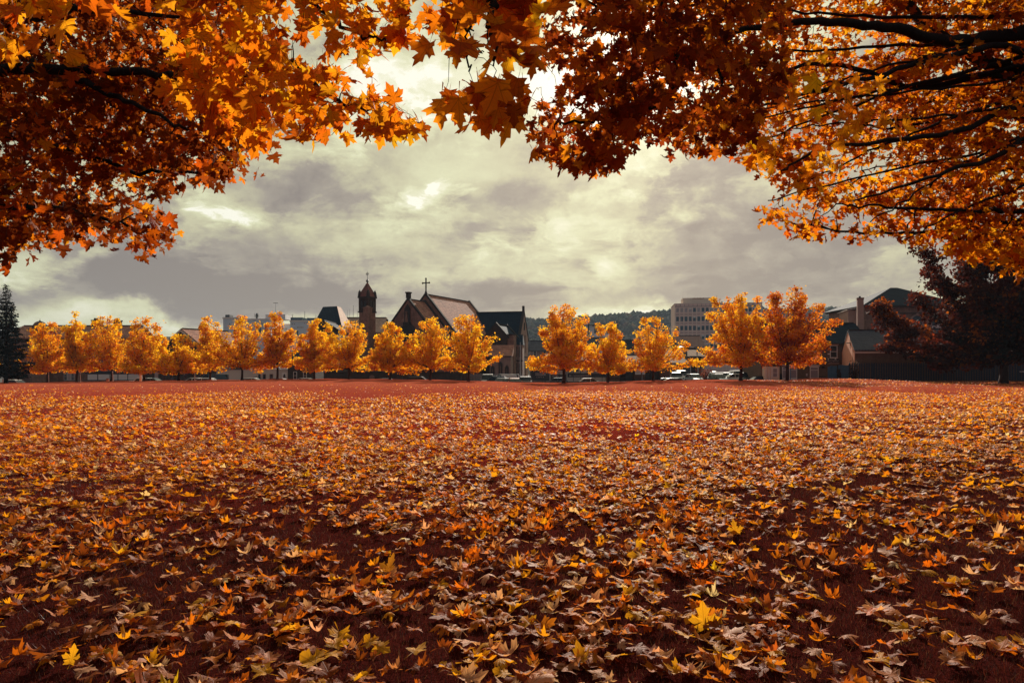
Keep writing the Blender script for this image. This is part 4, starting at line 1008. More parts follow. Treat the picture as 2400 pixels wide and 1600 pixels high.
MB().box(x1 - 4.0, x1 - 3.2, 151.6, 152.4, zr_ - .3, zr_ + 1.2).build('chimney', M['stone_dark'], pr)

# ---- far pale tower blocks (left)
def block(name, label, px0, px1, py, Y, depth, wall, rows=(), extra=None, cat='building'):
    x0, zt_ = xz(px0, py, Y); x1, _ = xz(px1, py, Y); t = thing(name, label, cat, (x0, Y, 0))
    MB().box(0, x1 - x0, 0, depth, -1.2, zt_).build('wall', wall, t)
    MB().box(-.2, x1 - x0 + .2, -.2, depth + .2, zt_, zt_ + .7).build('parapet', M['concrete_rib'], t)
    for (qx, qy, w, h, n, pitch, gm) in rows:
        xx, zz = xz(qx, qy, Y); ww = w / FPX * Y; hh = h / FPX * Y
        for k in range(n): window(t, xx - x0 + k * pitch / FPX * Y, zz - hh, ww, hh, 0, M['concrete_rib'], gm, .12, 1, 1)
    return t, x1 - x0, zt_
t, wd, zt_ = block('tower_block', 'far pale tower block at the left with few windows, dark rooftop box', 523, 560, 747, 300, 16, M['white_clad'], [(537, 757, 3, 4, 1, 8, M['glass_teal']), (548, 768, 3, 4, 1, 8, M['glass_teal'])])
MB().box(.5, 2.4, 1, 5, zt_ + .7, zt_ + 1.9).build('plant_room', M['darksteel'], t)
t, wd, zt_ = block('office_tower', 'wide white far office with a teal glass panel and a mast', 560, 632, 750, 305, 18, M['white_clad'],
                   [(598, 755, 2.2, 4.5, 6, 2.7, M['glass_teal']), (615, 756, 2.5, 4, 1, 5, M['glass_teal']), (615, 766, 2.5, 4, 1, 5, M['glass_teal']), (615, 776, 2.5, 4, 1, 5, M['glass_teal']), (599, 764, 14, 16, 1, 16, M['glass_teal'])])
mb = MB(); xm = (597.5 - 560) / FPX * 305; mb.box(xm - .3, xm + .3, 2, 2.6, zt_, zt_ + 3.2); 
for k in range(3): mb.box(xm - .8, xm + .8, 1.6, 3, zt_ + 1.4 + k * .55, zt_ + 1.55 + k * .55)
for k in (-.75, 0, .75): mb.box(xm + k - .04, xm + k + .04, 1.6, 1.7, zt_ + 1.4, zt_ + 3.4)
mb.build('mast', M['darksteel'], t)
MB().box(.78 * wd, wd + 6, 3, 12, zt_ + .7, zt_ + 2.8).build('plant_room', M['white_clad'], t)
t, wd, zt_ = block('office_tower', 'far office with dark glazed top floor, just left of the square roof', 680, 742, 754, 290, 16, M['white_clad'],
                   [(683, 758, 4, 2.6, 2, 5, M['glass_teal']), (696, 765, 2.4, 4, 5, 3.2, M['glass_teal']), (712, 756, 3, 2.5, 3, 4.5, M['glass_teal']), (694, 774, 6, 12, 1, 9, M['glass_teal']), (690, 766, 2, 5, 1, 3, M['glass_teal'])])
MB().box(0, wd * .45, .5, 9, zt_ + .7, zt_ + 1.9).build('glazed_storey', M['glass_teal'], t)
MB().box(wd * .62, wd, .5, 9, zt_ + .7, zt_ + 1.7).build('glazed_storey', M['glass_teal'], t)
mb = MB()
for qx, hh in ((677.5, 1.4), (706.5, 2.2), (733, 1.2)): xx = (qx - 680) / FPX * 290 + .5; mb.cyl(xx, 3, zt_ + .5, zt_ + 1.2 + hh * 1.6, .12, .08, 6)
mb.build('aerial', M['darksteel'], t)
block('tower_block', 'far plain block glimpsed between two orange maples', 632, 680, 762, 320, 14, M['white_clad'], [(655, 768, 3, 4, 3, 7, M['glass_teal'])])
xx, z1 = xz(646, 709, 306); _, z0 = xz(646, 745, 306)
t = thing('radio_mast', 'thin radio mast rising above the far office', 'mast', (xx, 306, z0)); MB().cyl(0, 0, -8, z1 - z0, .10, .05, 6).build('pole', M['darksteel'], t); MB().box(-1.1, 1.1, -.05, .05, z1 - z0 - .3, z1 - z0 - .1).build('crossbar', M['darksteel'], t)

# ---- left terrace with domed corner
Yt = 117.0
x0, zr_ = xz(52, 765, Yt + 4); x1, _ = xz(332, 765, Yt + 4); ze_ = EYE + (HOR - 792) / FPX * Yt
te = thing('shop_terrace', 'long stone shop terrace behind the left maples with chimneys and white panels below', 'building')
gable(te, x0, x1, Yt, Yt + 9, -1.2, ze_, zr_, 'x', M['stone_brown'], M['tile_pink'])
for px in (221, 272):
    a, zc = xz(px - 6, 752, Yt + 4); b_, _ = xz(px + 6, 752, Yt + 4)
    ck = MB(); ck.box(a, b_, Yt + 3.9, Yt + 5.1, zr_ - .6, zc); ck.box(a - .08, b_ + .08, Yt + 3.8, Yt + 5.2, zc, zc + .18)
    for k in range(3): ck.cyl(a + .2 + k * (b_ - a - .4) / 2, Yt + 4.5, zc + .18, zc + .55, .13, .10, 7)
    ck.build('chimney', M['stone_dark'], te)
for px in (76, 84.5, 93, 150, 158.5, 167): 
    a, z0 = xz(px, 891, Yt); window(te, a, z0, .56, 1.35, Yt, M['white'], M['glass_pale'] if px in (84.5, 158.5) else M['glass_teal'], .05, 1, 2)
for i, (pa, pb) in enumerate(((206, 228.5), (231, 257), (258.5, 276), (278, 299), (301, 329))):
    a, z0 = xz(pa, 890, Yt); b_, z1 = xz(pb, 877, Yt); f = MB().box(a - .06, b_ + .06, Yt - .06, Yt - .001, z0 - .08, z1 + .08).build('shop_window', M['navy'], te)
    MB().box(a, b_, Yt - .08, Yt - .06, z0, z1).build('white_panel', M['white'], f)
MB().box(xz(200, 0, Yt)[0], xz(331, 0, Yt)[0], Yt - .12, Yt - .001, xz(0, 875.5, Yt)[1], xz(0, 870, Yt)[1]).build('fascia', M['navy'], te)
for px in range(70, 330, 17):
    a, z0 = xz(px, 838, Yt); window(te, a, z0, .62, 1.6, Yt, M['trim'], M['glass'], .06, 1, 2)
dm = thing('domed_turret', 'round stone corner turret with a ribbed dome beside the conifer', 'turret', (float(P(84, 0, 114)[0]), 115.0, 0))
zd = EYE + (HOR - 769) / FPX * 115
MB().cyl(0, 0, -1.2, zd - .25, 1.35, 1.35, 20).build('drum', M['stone_brown'], dm)
MB().cyl(0, 0, zd - .25, zd, 1.6, 1.55, 20).build('cornice', M['trim'], dm)
MB().sphere((0, 0, zd), 1.12, 20, 8, True).build('dome', M['stone_brown'], dm, True)
mb = MB()
for k in range(8):
    a = k * math.pi / 4 + .2; mb.tube([(1.14 * math.sin(q) * math.cos(a), 1.14 * math.sin(q) * math.sin(a), zd + 1.14 * math.cos(q)) for q in np.linspace(0, math.pi / 2, 8)], [.05] * 8, 5)
mb.cyl(0, 0, zd + 1.08, zd + 1.3, .2, .12, 8); mb.cyl(0, 0, zd + 1.3, zd + 1.6, .04, .02, 5); mb.build('ribs', M['trim'], dm)
for k in range(5): window(dm, -.3 + 0, 2 + 0, .6, 1.6, -1.34, M['trim'], M['glass'], .07) if k == 0 else None

# ---- dark gabled shop, cream wall
gs = thing('gabled_shop', 'dark gabled building with a pinkish roof slope behind the low yellow maple', 'building', (float(P(427, 0, 121)[0]), 121, 0), math.radians(-27))
gable(gs, -5.6, 5.6, 0, 10, -1.2, 5.6, 8.8, 'y', M['stone_dark'], M['tile_pink'])
mb = MB(); mb.prism([(-5.9, 5.35), (0, 8.75), (5.9, 5.35), (5.9, 5.05), (0, 8.4), (-5.9, 5.05)], -.42, -.27); mb.build('bargeboard', M['cream'], gs)
for k in (-3.2, -1.2, 1.2, 3.2): window(gs, k - .4, 2.8, .8, 1.4, 0, M['trim'], M['glass'], .07)
sr = thing('shop_row', 'low dark shop row with a teal fascia beside the cream wall', 'building', (float(P(333, 0, 114)[0]), 114.6, 0))
L_ = float(P(503, 0, 114)[0] - P(333, 0, 114)[0]); zf = lambda py: EYE + (HOR - py) / FPX * 114.6
MB().box(0, L_, 0, 6, -1.2, zf(858)).build('wall', M['stone_dark'], sr)
MB().box(-.1, L_ + .1, -.15, 6.1, zf(858), zf(856)).build('parapet', M['trim'], sr)
q = lambda px: (px - 333) / FPX * 114.6
MB().box(q(436), q(482), -.14, -.001, zf(868.5), zf(861)).build('fascia', M['bluegate'], sr)
mb = MB()
for a, b_ in ((437, 442), (444, 447), (452, 459), (461, 463), (466, 472)): mb.box(q(a), q(b_), -.155, -.141, zf(866), zf(863.5))
mb.build('lettering', M['white'], sr)
for a in (357, 375, 392, 410, 424, 455, 468, 484): window(sr, q(a), zf(889), .75, 1.35, 0, M['darksteel'], M['glass'] if a != 357 else M['glass_pale'], .06, 1, 2, name='shop_window')
cw = thing('cream_building', 'plain low cream walled building with small posters at its right end', 'building', (float(P(503.5, 0, 114)[0]), 114.6, 0))
L_ = float(P(672, 0, 114)[0] - P(503.5, 0, 114)[0]); MB().box(0.02, L_, 0, 8, -1.2, zf(866.5)).build('wall', M['render_white'], cw)
MB().box(-.02, L_ + .1, -.1, 8.1, zf(866.5), zf(864.8)).build('coping', M['trim_pale'], cw)
q = lambda px: (px - 503.5) / FPX * 114.6
for a, b_ in ((601, 608), (612, 620), (628, 637)): window(cw, q(a), zf(889), q(b_) - q(a), .95, 0, M['render_pink'], M['glass'], .08, 1, 1, name='poster_frame')
p_ = MB().box(q(657.5), q(668.5), -.05, -.001, zf(890), zf(873)).build('poster', M['white'], cw)
mb = MB(); mb.cyl(q(663), -.062, zf(887), zf(880), .2, .2, 8); mb.cyl(q(663), -.062, zf(880), zf(876), .2, .07, 8)
mb.v = [(a, -.052 + (b_ + .062) * .02, c) for a, b_, c in mb.v]; mb.build('bottle_picture', M['navy'], p_)
sc_ = thing('stone_house_end', 'narrow stone house end with a pale framed window right of the cream wall', 'house', (float(P(672.5, 0, 114)[0]), 114.4, 0))
L_ = float(P(733, 0, 114)[0] - P(672.5, 0, 114)[0]); gable(sc_, 0.02, L_, 0, 7, -1.2, zf(845), zf(822), 'x', M['stone_dark'], M['slate_dark'])
for a in (.95, 2.6): window(sc_, a, zf(889), .6, 1.3, 0, M['white'], M['glass'], .06); window(sc_, a, zf(864), .6, 1.1, 0, M['trim'], M['glass'], .06)
dh = thing('dark_house', 'sooty stone house between the far office and the square roof', 'house', (float(P(726, 0, 128)[0]), 128, 0))
gable(dh, 0, 5.2, 0, 9, -1.2, EYE + (HOR - 772) / FPX * 128, EYE + (HOR - 752) / FPX * 128, 'y', M['stone_dark'], M['slate_dark'])

# ---- centre: workshop with banner fence, brick gate building, far grey works
wk = thing('workshop', 'low white workshop with a pale metal roof behind the lone orange maple', 'building', (float(P(1286, 0, 124)[0]), 124, 0))
L_ = float(P(1440, 0, 124)[0] - P(1286, 0, 124)[0]); zf = lambda py: EYE + (HOR - py) / FPX * 124
MB().box(0, L_, 0, 10, -1.2, zf(846)).build('wall', M['render_white'], wk)
MB().prism([(-.3, zf(846)), (10.2, zf(846)), (10.2, zf(826))], -.2, L_ + .2, 'x').build('roof', M['corr_pale'], wk)
q = lambda px: (px - 1286) / FPX * 124
for a, b_ in ((1292, 1298), (1302, 1308), (1322, 1336), (1350, 1356), (1362, 1366), (1374, 1386), (1400, 1412)): window(wk, q(a), zf(870), q(b_) - q(a), 1.2, 0, M['navy'], M['glass_teal'], .08, 1, 1)
bf = thing('banner_fence', 'dark railing fence hung with black lettered banners behind the white hatchback', 'fence', (float(P(1243, 0, 112.5)[0]), 112.5, -1.0))
L_ = float(P(1428, 0, 112.5)[0] - P(1243, 0, 112.5)[0]); zf = lambda py: EYE + (HOR - py) / FPX * 112.5 + 1.0
n_ = 11
for k in range(n_ + 1): MB().box(k * L_ / n_ - .04, k * L_ / n_ + .04, 0, .08, 0, 2.35).build('post', M['black'], bf)
for zz in (.25, 2.2): MB().box(.041, L_ - .041, .02, .06, zz, zz + .06).build('rail', M['black'], bf)
mb = MB()
for k in range(int(L_ / .13)): mb.box(.1 + k * .13, .125 + k * .13, .03, .05, .31, 2.19)
mb.build('bars', M['black'], bf)['kind'] = 'stuff'
q = lambda px: (px - 1243) / FPX * 112.5
def text(par, s_, x, y, z, size, mat, rz=0.0, ext=.012, align='LEFT', name='lettering', sp=1.0):
    cu = bpy.data.curves.new(name, 'FONT'); cu.body = s_; cu.size = size; cu.extrude = ext; cu.align_x = align; cu.space_character = sp
    o = bpy.data.objects.new(name, cu); C.objects.link(o); o.parent = par; o.location = (x, y, z); o.rotation_euler = (math.pi / 2, 0, rz)
    bpy.context.view_layer.update(); dg = bpy.context.evaluated_depsgraph_get()
    me = bpy.data.meshes.new_from_object(o.evaluated_get(dg)); me.name = name
    n2 = bpy.data.objects.new(name, me); C.objects.link(n2); n2.parent = par; n2.location = o.location; n2.rotation_euler = o.rotation_euler
    bpy.data.objects.remove(o); bpy.data.curves.remove(cu)
    if not me.materials: me.materials.append(mat)
    return n2
for a, b_, z0, z1 in ((1244, 1288, 893, 864), (1330, 1426, 884, 874)):
    p_ = MB().box(q(a), q(b_), -.05, -.01, zf(z0), zf(z1)).build('banner', M['navy'], bf)
p1 = [o for o in bf.children if o.name.startswith('banner')]
text(p1[0], 'C-SEY-E 2)', q(1257), -.065, zf(884.5), .28, M['glass_pale'])
mb = MB()
for k in range(2):
    for j in range(9): mb.box(q(1255 + j * 2.7), q(1256.6 + j * 2.7), -.062, -.051, zf(875.5 + k * 3.6 + (j % 3) * .3), zf(873.6 + k * 3.6))
mb.build('small_print', M['glass_pale'], p1[0])
text(p1[1], 'M - VOHOMADER.C', q(1334), -.065, zf(882.5), .42, M['glass_pale'])
MB().box(q(1290), q(1328), -.05, -.01, zf(890), zf(877)).build('banner', M['navy'], bf)
text(bf, 'HE BE', q(1293), -.065, zf(883.5), .42, M['glass_pale'])

gb = thing('gate_building', 'brown brick gateway building with dark openings and a white notice board', 'building', (float(P(1429, 0, 113)[0]), 113, -1.0))
L_ = float(P(1570, 0, 113)[0] - P(1429, 0, 113)[0]); zf = lambda py: EYE + (HOR - py) / FPX * 113 + 1.0; q = lambda px: (px - 1429) / FPX * 113
for a, b_ in ((1429, 1453), (1487, 1512), (1548, 1569)): MB().box(q(a), q(b_), 0, 5, 0, zf(852)).build('pier', M['brick'], gb)
MB().box(.05, L_ - .05, 1.4, 4.9, 0, zf(853)).build('dark_wall', M['black'], gb)
MB().box(-.1, L_ + .1, -.15, 5.2, zf(852), zf(848)).build('roof_edge', M['darksteel'], gb)
MB().prism([(-.1, zf(848)), (5.1, zf(848)), (5.1, zf(832))], 0, L_, 'x').build('roof', M['corr_pale'], gb)
for a, b_ in ((1470, 1486.5), (1529, 1547.5)): MB().box(q(a), q(b_), 1.25, 1.399, 0, 2.4).build('door', M['darksteel'], gb)
rl = thing('railing', 'low black railing in front of the brick gateway building', 'railing', (float(P(1429, 0, 112)[0]), 112.2, -.95)); mb = MB()
for k in range(int((L_ + 1) / .13)): mb.box(k * .13, k * .13 + .025, 0, .025, 0, 1.35)
mb.build('bars', M['black'], rl)['kind'] = 'stuff'
for zz in (.15, 1.2): MB().box(-.05, L_ + 1, .03, .06, zz, zz + .05).build('rail', M['black'], rl)
nb_ = thing('notice_board', 'white notice board with a red ring emblem on the brick pier', 'sign', (float(P(1488.7, 0, 112.8)[0]), 112.8, -1.0))
for a, b_ in ((1488.7, 1502.3), (1504.6, 1511.5)): MB().box((a - 1488.7) / FPX * 113, (b_ - 1488.7) / FPX * 113, -.05, .05, zf(877.5), zf(856)).build('panel', M['white'], nb_)
mb = MB()
for k in range(16):
    a = k * math.pi / 8; mb.box(.28 + .13 * math.cos(a) - .03, .28 + .13 * math.cos(a) + .03, -.07, -.051, zf(859.3) + .13 * math.sin(a) - .03, zf(859.3) + .13 * math.sin(a) + .03)
mb.build('ring_emblem', M['redlamp'], nb_)
mb = MB()
for k in range(6): mb.box(.12, .75 - .2 * (k % 3 == 2), -.065, -.051, zf(863.5 + k * 2.0), zf(863.1 + k * 2.0))
mb.box(.5, .8, -.065, -.051, zf(859.8), zf(859.0)); mb.box(1.2, 1.55, -.065, -.051, zf(861), zf(859.5)); mb.build('small_print', M['darksteel'], nb_)

gw = thing('grey_works', 'far grey works building with a dark pipe bridge in front of the wooded hill', 'building', (float(P(1374, 0, 260)[0]), 260, 0))
zf = lambda py: EYE + (HOR - py) / FPX * 260; q = lambda px: (px - 1374) / FPX * 260
MB().box(0, q(1442), 0, 14, -1.2, zf(762)).build('wall', M['white_clad'], gw)
MB().box(-.2, q(1442) + .2, -.2, 14.2, zf(762), zf(761)).build('parapet', M['trim'], gw)
for a in (1377.5, 1380.5): MB().cyl(q(a), 3, zf(762), zf(748), .35, .3, 8).build('flue', M['white_clad'], gw)
MB().box(q(1388), q(1440), -1.2, -.2, zf(764.5), zf(760)).build('pipe', M['darksteel'], gw)
MB().box(q(1377.5), q(1380), -1.0, -.2, zf(790), zf(757)).build('pipe', M['darksteel'], gw)
for k in range(3): window(gw, q(1392 + k * 15), zf(782), 1.4, 2.4, 0, M['concrete_rib'], M['glass_teal'], .12, 1, 1)
for i, (a, b_, r_, e_, Y_, lab) in enumerate(((1243, 1318, 800, 822, 168, 'grey terrace glimpsed left of the lone orange maple'), (1330, 1420, 792, 815, 190, 'grey roofed works behind the yellow maple'), (1425, 1500, 798, 818, 180, 'low slate roofed range behind the forked maple'), (1500, 1590, 806, 826, 172, 'pale roofed range right of the forked maple'))):
    t = thing('terrace', lab, 'building', (float(P(a, 0, Y_)[0]), Y_, 0)); L_ = (b_ - a) / FPX * Y_
    gable(t, 0, L_, 0, 9, -1.2, EYE + (HOR - e_) / FPX * Y_, EYE + (HOR - r_) / FPX * (Y_ + 4.5), 'x', M['stone_pink' if i != 1 else 'white_clad'], M[('slate_grey', 'slate_grey', 'slate_dark', 'corr_pale')[i]])
    for k in range(int(L_ / 2.4)): window(t, .7 + k * 2.4, EYE + (HOR - e_ - 12) / FPX * Y_, .8, 1.2, 0, M['white'], M['glass'], .08, 1, 2)
mm = thing('lamp_column', 'thin dark floodlight column above the left side of the lone orange maple', 'lamp', (float(P(1286, 0, 150)[0]), 150, -1.1))
MB().cyl(0, 0, 0, EYE + (HOR - 748) / FPX * 150 + 1.1, .10, .05, 7).build('pole', M['darksteel'], mm); zz = EYE + (HOR - 746) / FPX * 150 + 1.1
MB().box(-.35, .35, -.2, .2, zz - .1, zz + .15).build('lamp_head', M['darksteel'], mm)

# ---- concrete office block, right of centre
Yo = 232.0
of = thing('office_block', 'pinkish concrete office block with rows of square windows and a rooftop plant room', 'office block', (float(P(1581.5, 0, Yo)[0]), Yo, 0), math.radians(-8))
zo = lambda py: EYE + (HOR - py) / FPX * Yo; pit = 9.35 / FPX * Yo * 1.03; NW = 20; LW = NW * pit + .6
MB().box(0, LW, 0, 14, -1.2, zo(712.5)).build('wall', M['concrete'], of)
MB().box(-.12, LW + .12, -.12, 14.1, zo(712.5), zo(711)).build('parapet', M['concrete_rib'], of)
rows_ = [(722, 731.5), (742, 753), (763.5, 774), (785, 795), (806, 816), (827, 837)]
for ri, (a, b_) in enumerate(rows_):
    for k in range(NW):
        x_ = .45 + k * pit; gm = M['glass_teal']
        if ri == 0 and (k in (0, 1, 2, 3, 5, 8, 9, 10, 12)): gm = M['glass_pale']
        f = MB().box(x_, x_ + pit * .68, -.06, -.001, zo(b_) - .06, zo(a) + .06).build('window', M['concrete_rib'], of)
        MB().box(x_ + .03, x_ + pit * .68 - .03, -.075, -.06, zo(b_), zo(a)).build('pane', gm, f)
        if (k * 7 + ri * 3) % 5 == 1: MB().box(x_ + .08, x_ + pit * .68 - .08, -.085, -.075, zo(a) - .45, zo(a)).build('blind', M['white'], f)
for k in range(NW + 1): MB().box(.45 + k * pit - pit * .25, .45 + k * pit - pit * .07, -.22, -.001, 0, zo(719)).build('mullion', M['concrete_rib'], of)
for a in (718.5, 737, 758, 779.5, 801): MB().box(0, LW, -.10, -.001, zo(a) - .06, zo(a) + .06).build('panel_joint', M['trim'], of)
for k in range(0, NW, 1): MB().box(.45 + k * pit - .04, .45 + k * pit + .04, -.045, -.001, zo(718), zo(712.6)).build('panel_joint', M['trim'], of)
MB().box(3.0, 14.4, 3, 9, zo(711), zo(696.5)).build('plant_room', M['render_white'], of)
mb = MB()
for k in range(12): mb.box(6.2 + k * .33, 6.42 + k * .33, 2.9, 2.99, zo(699.2) , zo(697.6) + .1 * (k % 3))
mb.build('roof_lettering', M['render_pink'], of)
mb = MB(); mb.cyl(3.0, 3, zo(697), zo(694), .06, .04, 5); mb.cyl(14.3, 3, zo(697), zo(692), .06, .04, 5); mb.box(14.9, 15.4, 2, 2.5, zo(711), zo(708)); mb.box(15.7, 16.0, 2, 2.5, zo(711), zo(706)); mb.box(19.6, 20.6, 2, 3, zo(711), zo(706)); mb.build('aerials', M['darksteel'], of)

br_ = thing('brown_roofed_works', 'shed with a broad brown fibre cement roof in front of the office block', 'building', (float(P(1590, 0, 168)[0]), 168, 0))
zf = lambda py, Y=168: EYE + (HOR - py) / FPX * Y; q = lambda px: (px - 1590) / FPX * 168
gable(br_, 0, q(1651), 0, 9, -1.2, zf(812), zf(788, 172.5), 'x', M['stone_dark'], M['corr_brown'])
MB().box(q(1637), q(1649), -.06, -.001, zf(820), zf(813.5)).build('white_panel', M['white'], br_)
MB().box(q(1640), q(1644), -.09, -.061, zf(818.5), zf(815)).build('window', M['glass'], br_)
lw = thing('low_sheds', 'low sheds with bright corrugated roofs below the brown roof', 'shed', (float(P(1560, 0, 148)[0]), 148, 0))
zf = lambda py, Y=148: EYE + (HOR - py) / FPX * Y; q = lambda px: (px - 1560) / FPX * 148
MB().box(0, q(1652), 0, 7, -1.2, zf(835)).build('wall', M['render_pink'], lw)
MB().prism([(-.3, zf(835)), (7, zf(835)), (7, zf(819.5, 155))], -.1, q(1652) + .1, 'x').build('roof', M['corr_pale'], lw)
MB().cyl(q(1600.5), 1.5, zf(830), zf(813), .5, .5, 10).build('vent', M['white_clad'], lw); MB().cyl(q(1600.5), 1.5, zf(813), zf(811), .95, .2, 10).build('vent_cap', M['white'], lw)
MB().cyl(q(1608), .6, zf(836), zf(823), .45, .45, 8).build('vent', M['darksteel'], lw)
ls = thing('loading_shed', 'brick loading shed with a grey roller door, white frame and corrugated canopy', 'shed', (float(P(1572, 0, 128)[0]), 128, 0))
zf = lambda py, Y=128: EYE + (HOR - py) / FPX * Y; q = lambda px: (px - 1572) / FPX * 128
MB().box(0, q(1620), 0, 6, -1.2, zf(850)).build('wall', M['brick'], ls)
MB().prism([(-.4, zf(850)), (6, zf(850)), (6, zf(837, 134))], 0, q(1620), 'x').build('roof', M['corr_pale'], ls)
f = MB().box(q(1576), q(1619), -.12, -.001, -1.0, zf(851.5)).build('door_frame', M['white'], ls); MB().box(q(1577.5), q(1617.5), -.15, -.121, -1.0, zf(853)).build('roller_door', M['darksteel'], f)
MB().box(q(1577), q(1581), -.2, -.151, zf(858), zf(855)).build('sign', M['white'], ls)
MB().box(q(1620) + .01, q(1646), .5, 6, -1.2, zf(834)).build('annex_wall', M['stone_dark'], ls)
yw = thing('yard_wall', 'long low dark stone wall behind the parked cars on the right', 'wall', (float(P(1660, 0, 121)[0]), 121, -.95)); MB().box(0, 9.5, 0, .4, 0, 1.5).build('masonry', M['stone_dark'], yw); MB().box(-.05, 9.55, -.05, .45, 1.5, 1.62).build('coping', M['trim'], yw)
wt_ = thing('white_marquee', 'small white rounded marquee behind the yard wall', 'tent', (float(P(1679, 0, 126)[0]), 126, -.95)); mb = MB()
mb.prism([(math.cos(a) * .75, 1.4 + math.sin(a) * .95) for a in np.linspace(math.pi, 0, 9)] + [(.75, 0), (-.75, 0)], 0, 2.5); mb.build('canopy', M['white'], wt_)

# ---- pub
Yp = 95.0
pb = thing('pub', 'two storey dark stone pub, its navy signboard reading ROSE & CROWN', 'pub', (float(P(1783, 0, Yp)[0]), Yp, 0))
zp = lambda py: EYE + (HOR - py) / FPX * Yp; q = lambda px: (px - 1783) / FPX * Yp; LP = q(2034)
gable(pb, 0, LP, 0, 8, -.5, zp(803), EYE + (HOR - 760) / FPX * (Yp + 4), 'x', M['stone_pub'], M['slate_dark'])
MB().box(-.1, LP + .1, -.36, -.26, zp(806.5), zp(803.5)).build('gutter', M['trim'], pb)
fa = MB().box(q(1850), q(1966), -.16, -.001, zp(850), zp(840)).build('signboard', M['navy'], pb)
text(fa, 'ROSE & CROWN', q(1904.5), -.175, zp(848.3), .46, M['glass_pale'], ext=.01, sp=1.03)
for px in (1907, 1923, 1938, 1954.5):
    mb = MB(); mb.tube([(q(px), -.02, zp(837.5)), (q(px), -.30, zp(838.5)), (q(px), -.42, zp(840))], [.025] * 3, 5); mb.cyl(q(px), -.44, zp(842.3), zp(840), .13, .05, 8); mb.build('sign_lamp', M['lampglass'], pb)
MB().box(q(1941), q(1966), -.10, -.001, zp(852), zp(850.6)).build('door_canopy', M['trim_pale'], pb)
window(pb, q(1945), zp(838.5), q(1962.5) - q(1945), zp(809) - zp(838.5), 0, M['white'], M['glass'], .10, 1, 2, M['trim_pale'], M['trim_pale'])
window(pb, q(1899), zp(838.5), q(1917) - q(1899), zp(809) - zp(838.5), 0, M['white'], M['glass_net'], .10, 1, 2, M['trim_pale'], M['trim_pale'])
window(pb, q(1860), zp(838.5), 1.0, zp(809) - zp(838.5), 0, M['white'], M['glass_net'], .10, 1, 2, M['trim_pale'], M['trim_pale'])
window(pb, q(1815), zp(838.5), 1.0, zp(809) - zp(838.5), 0, M['white'], M['glass_net'], .10, 1, 2, M['trim_pale'], M['trim_pale'])
for a, b_, nx in ((1898, 1918.5, 1), (1833, 1868, 2)):
    o = window(pb, q(a), zp(889), q(b_) - q(a), zp(859) - zp(889), 0, M['white'], M['glass_net'], .11, nx, 1, M['trim_pale'], M['trim_pale'])
    MB().box(q(a) + .11, q(b_) - .11, -.048, -.016, zp(867) - .04, zp(867) + .04).build('transom', M['white'], o)
    MB().box(q(a) + .03, q(b_) - .03, -.075, -.052, zp(889), zp(885.6)).build('apron', M['white'], o)
by = MB().box(q(1786), q(1821), -.9, -.001, -.5, zp(859)).build('bay_front', M['cream'], pb)
for a in (1788, 1795, 1801): MB().box(q(a), q(a) + .16, -1.0, -.901, -.5, zp(859)).build('pilaster', M['white'], by)
window(by, q(1804.5), zp(884), .72, zp(862) - zp(884), -.9, M['white'], M['glass_net'], .09, 1, 2)
MB().box(q(1821.5), q(1833), -.06, -.001, -.5, zp(876)).build('door', M['black'], pb)
pl = MB().box(q(1889), q(1892.5), -.03, -.001, zp(880.5), zp(875.5)).build('plaque', M['white'], pb)
MB().box(q(1889.5), q(1892), -.04, -.031, zp(878.8), zp(877.2)).build('red_print', M['redlamp'], pl)
MB().box(q(1926), q(1932), -.08, -.001, zp(863), zp(858)).build('vent', M['black'], pb)
MB().box(q(1939.5), q(1945), -.05, -.001, zp(830.5), zp(828)).build('street_nameplate', M['white'], pb)
bn = thing('wheelie_bin', 'blue wheeled bin standing against the pub wall beside the blue gate', 'bin', (float(P(1926, 0, 94)[0]), 94.2, -.46))
mb = MB(); mb.prism([(.04, 0), (.52, 0), (.60, 1.0), (-.02, 1.0)], 0, .6); mb.build('body', M['bluegate'], bn); MB().box(-.05, .63, -.05, .65, 1.0, 1.08).build('lid', M['navy'], bn); mb = MB(); mb.cyl(.55, .1, .02, .08, .1, .1, 8, 'y'); mb.build('wheel', M['tyre'], bn)
bg = thing('blue_gate', 'faded blue boarded yard gate between pub and tan gable', 'gate', (float(P(1943, 0, 89)[0]), 89.3, -.2))
qg = lambda px: (px - 1943) / FPX * 89.3; zg = lambda py: EYE + (HOR - py) / FPX * 89.3 + .2
nb2 = 9
for k in range(nb2):
    a = 1943 + k * 5.5; top = zg(857 - .6 * math.cos(k * 1.3) - (1.5 if k > 3 else 0) + (2.5 if k < 1 else 0)); MB().box(qg(a) + .008, qg(a + 5.5) - .008, 0, .06, -.1, top).build('board', M['bluegate'], bg)
for zz in (.4, 1.5): MB().box(0, qg(1992), .061, .12, zz, zz + .12).build('rail', M['bluegate'], bg)
for a in (1965, 1992.8): MB().box(qg(a) - .06, qg(a) + .06, -.08, -.001 if a < 1990 else .14, -.1, zg(855)).build('post', M['navy'], bg)

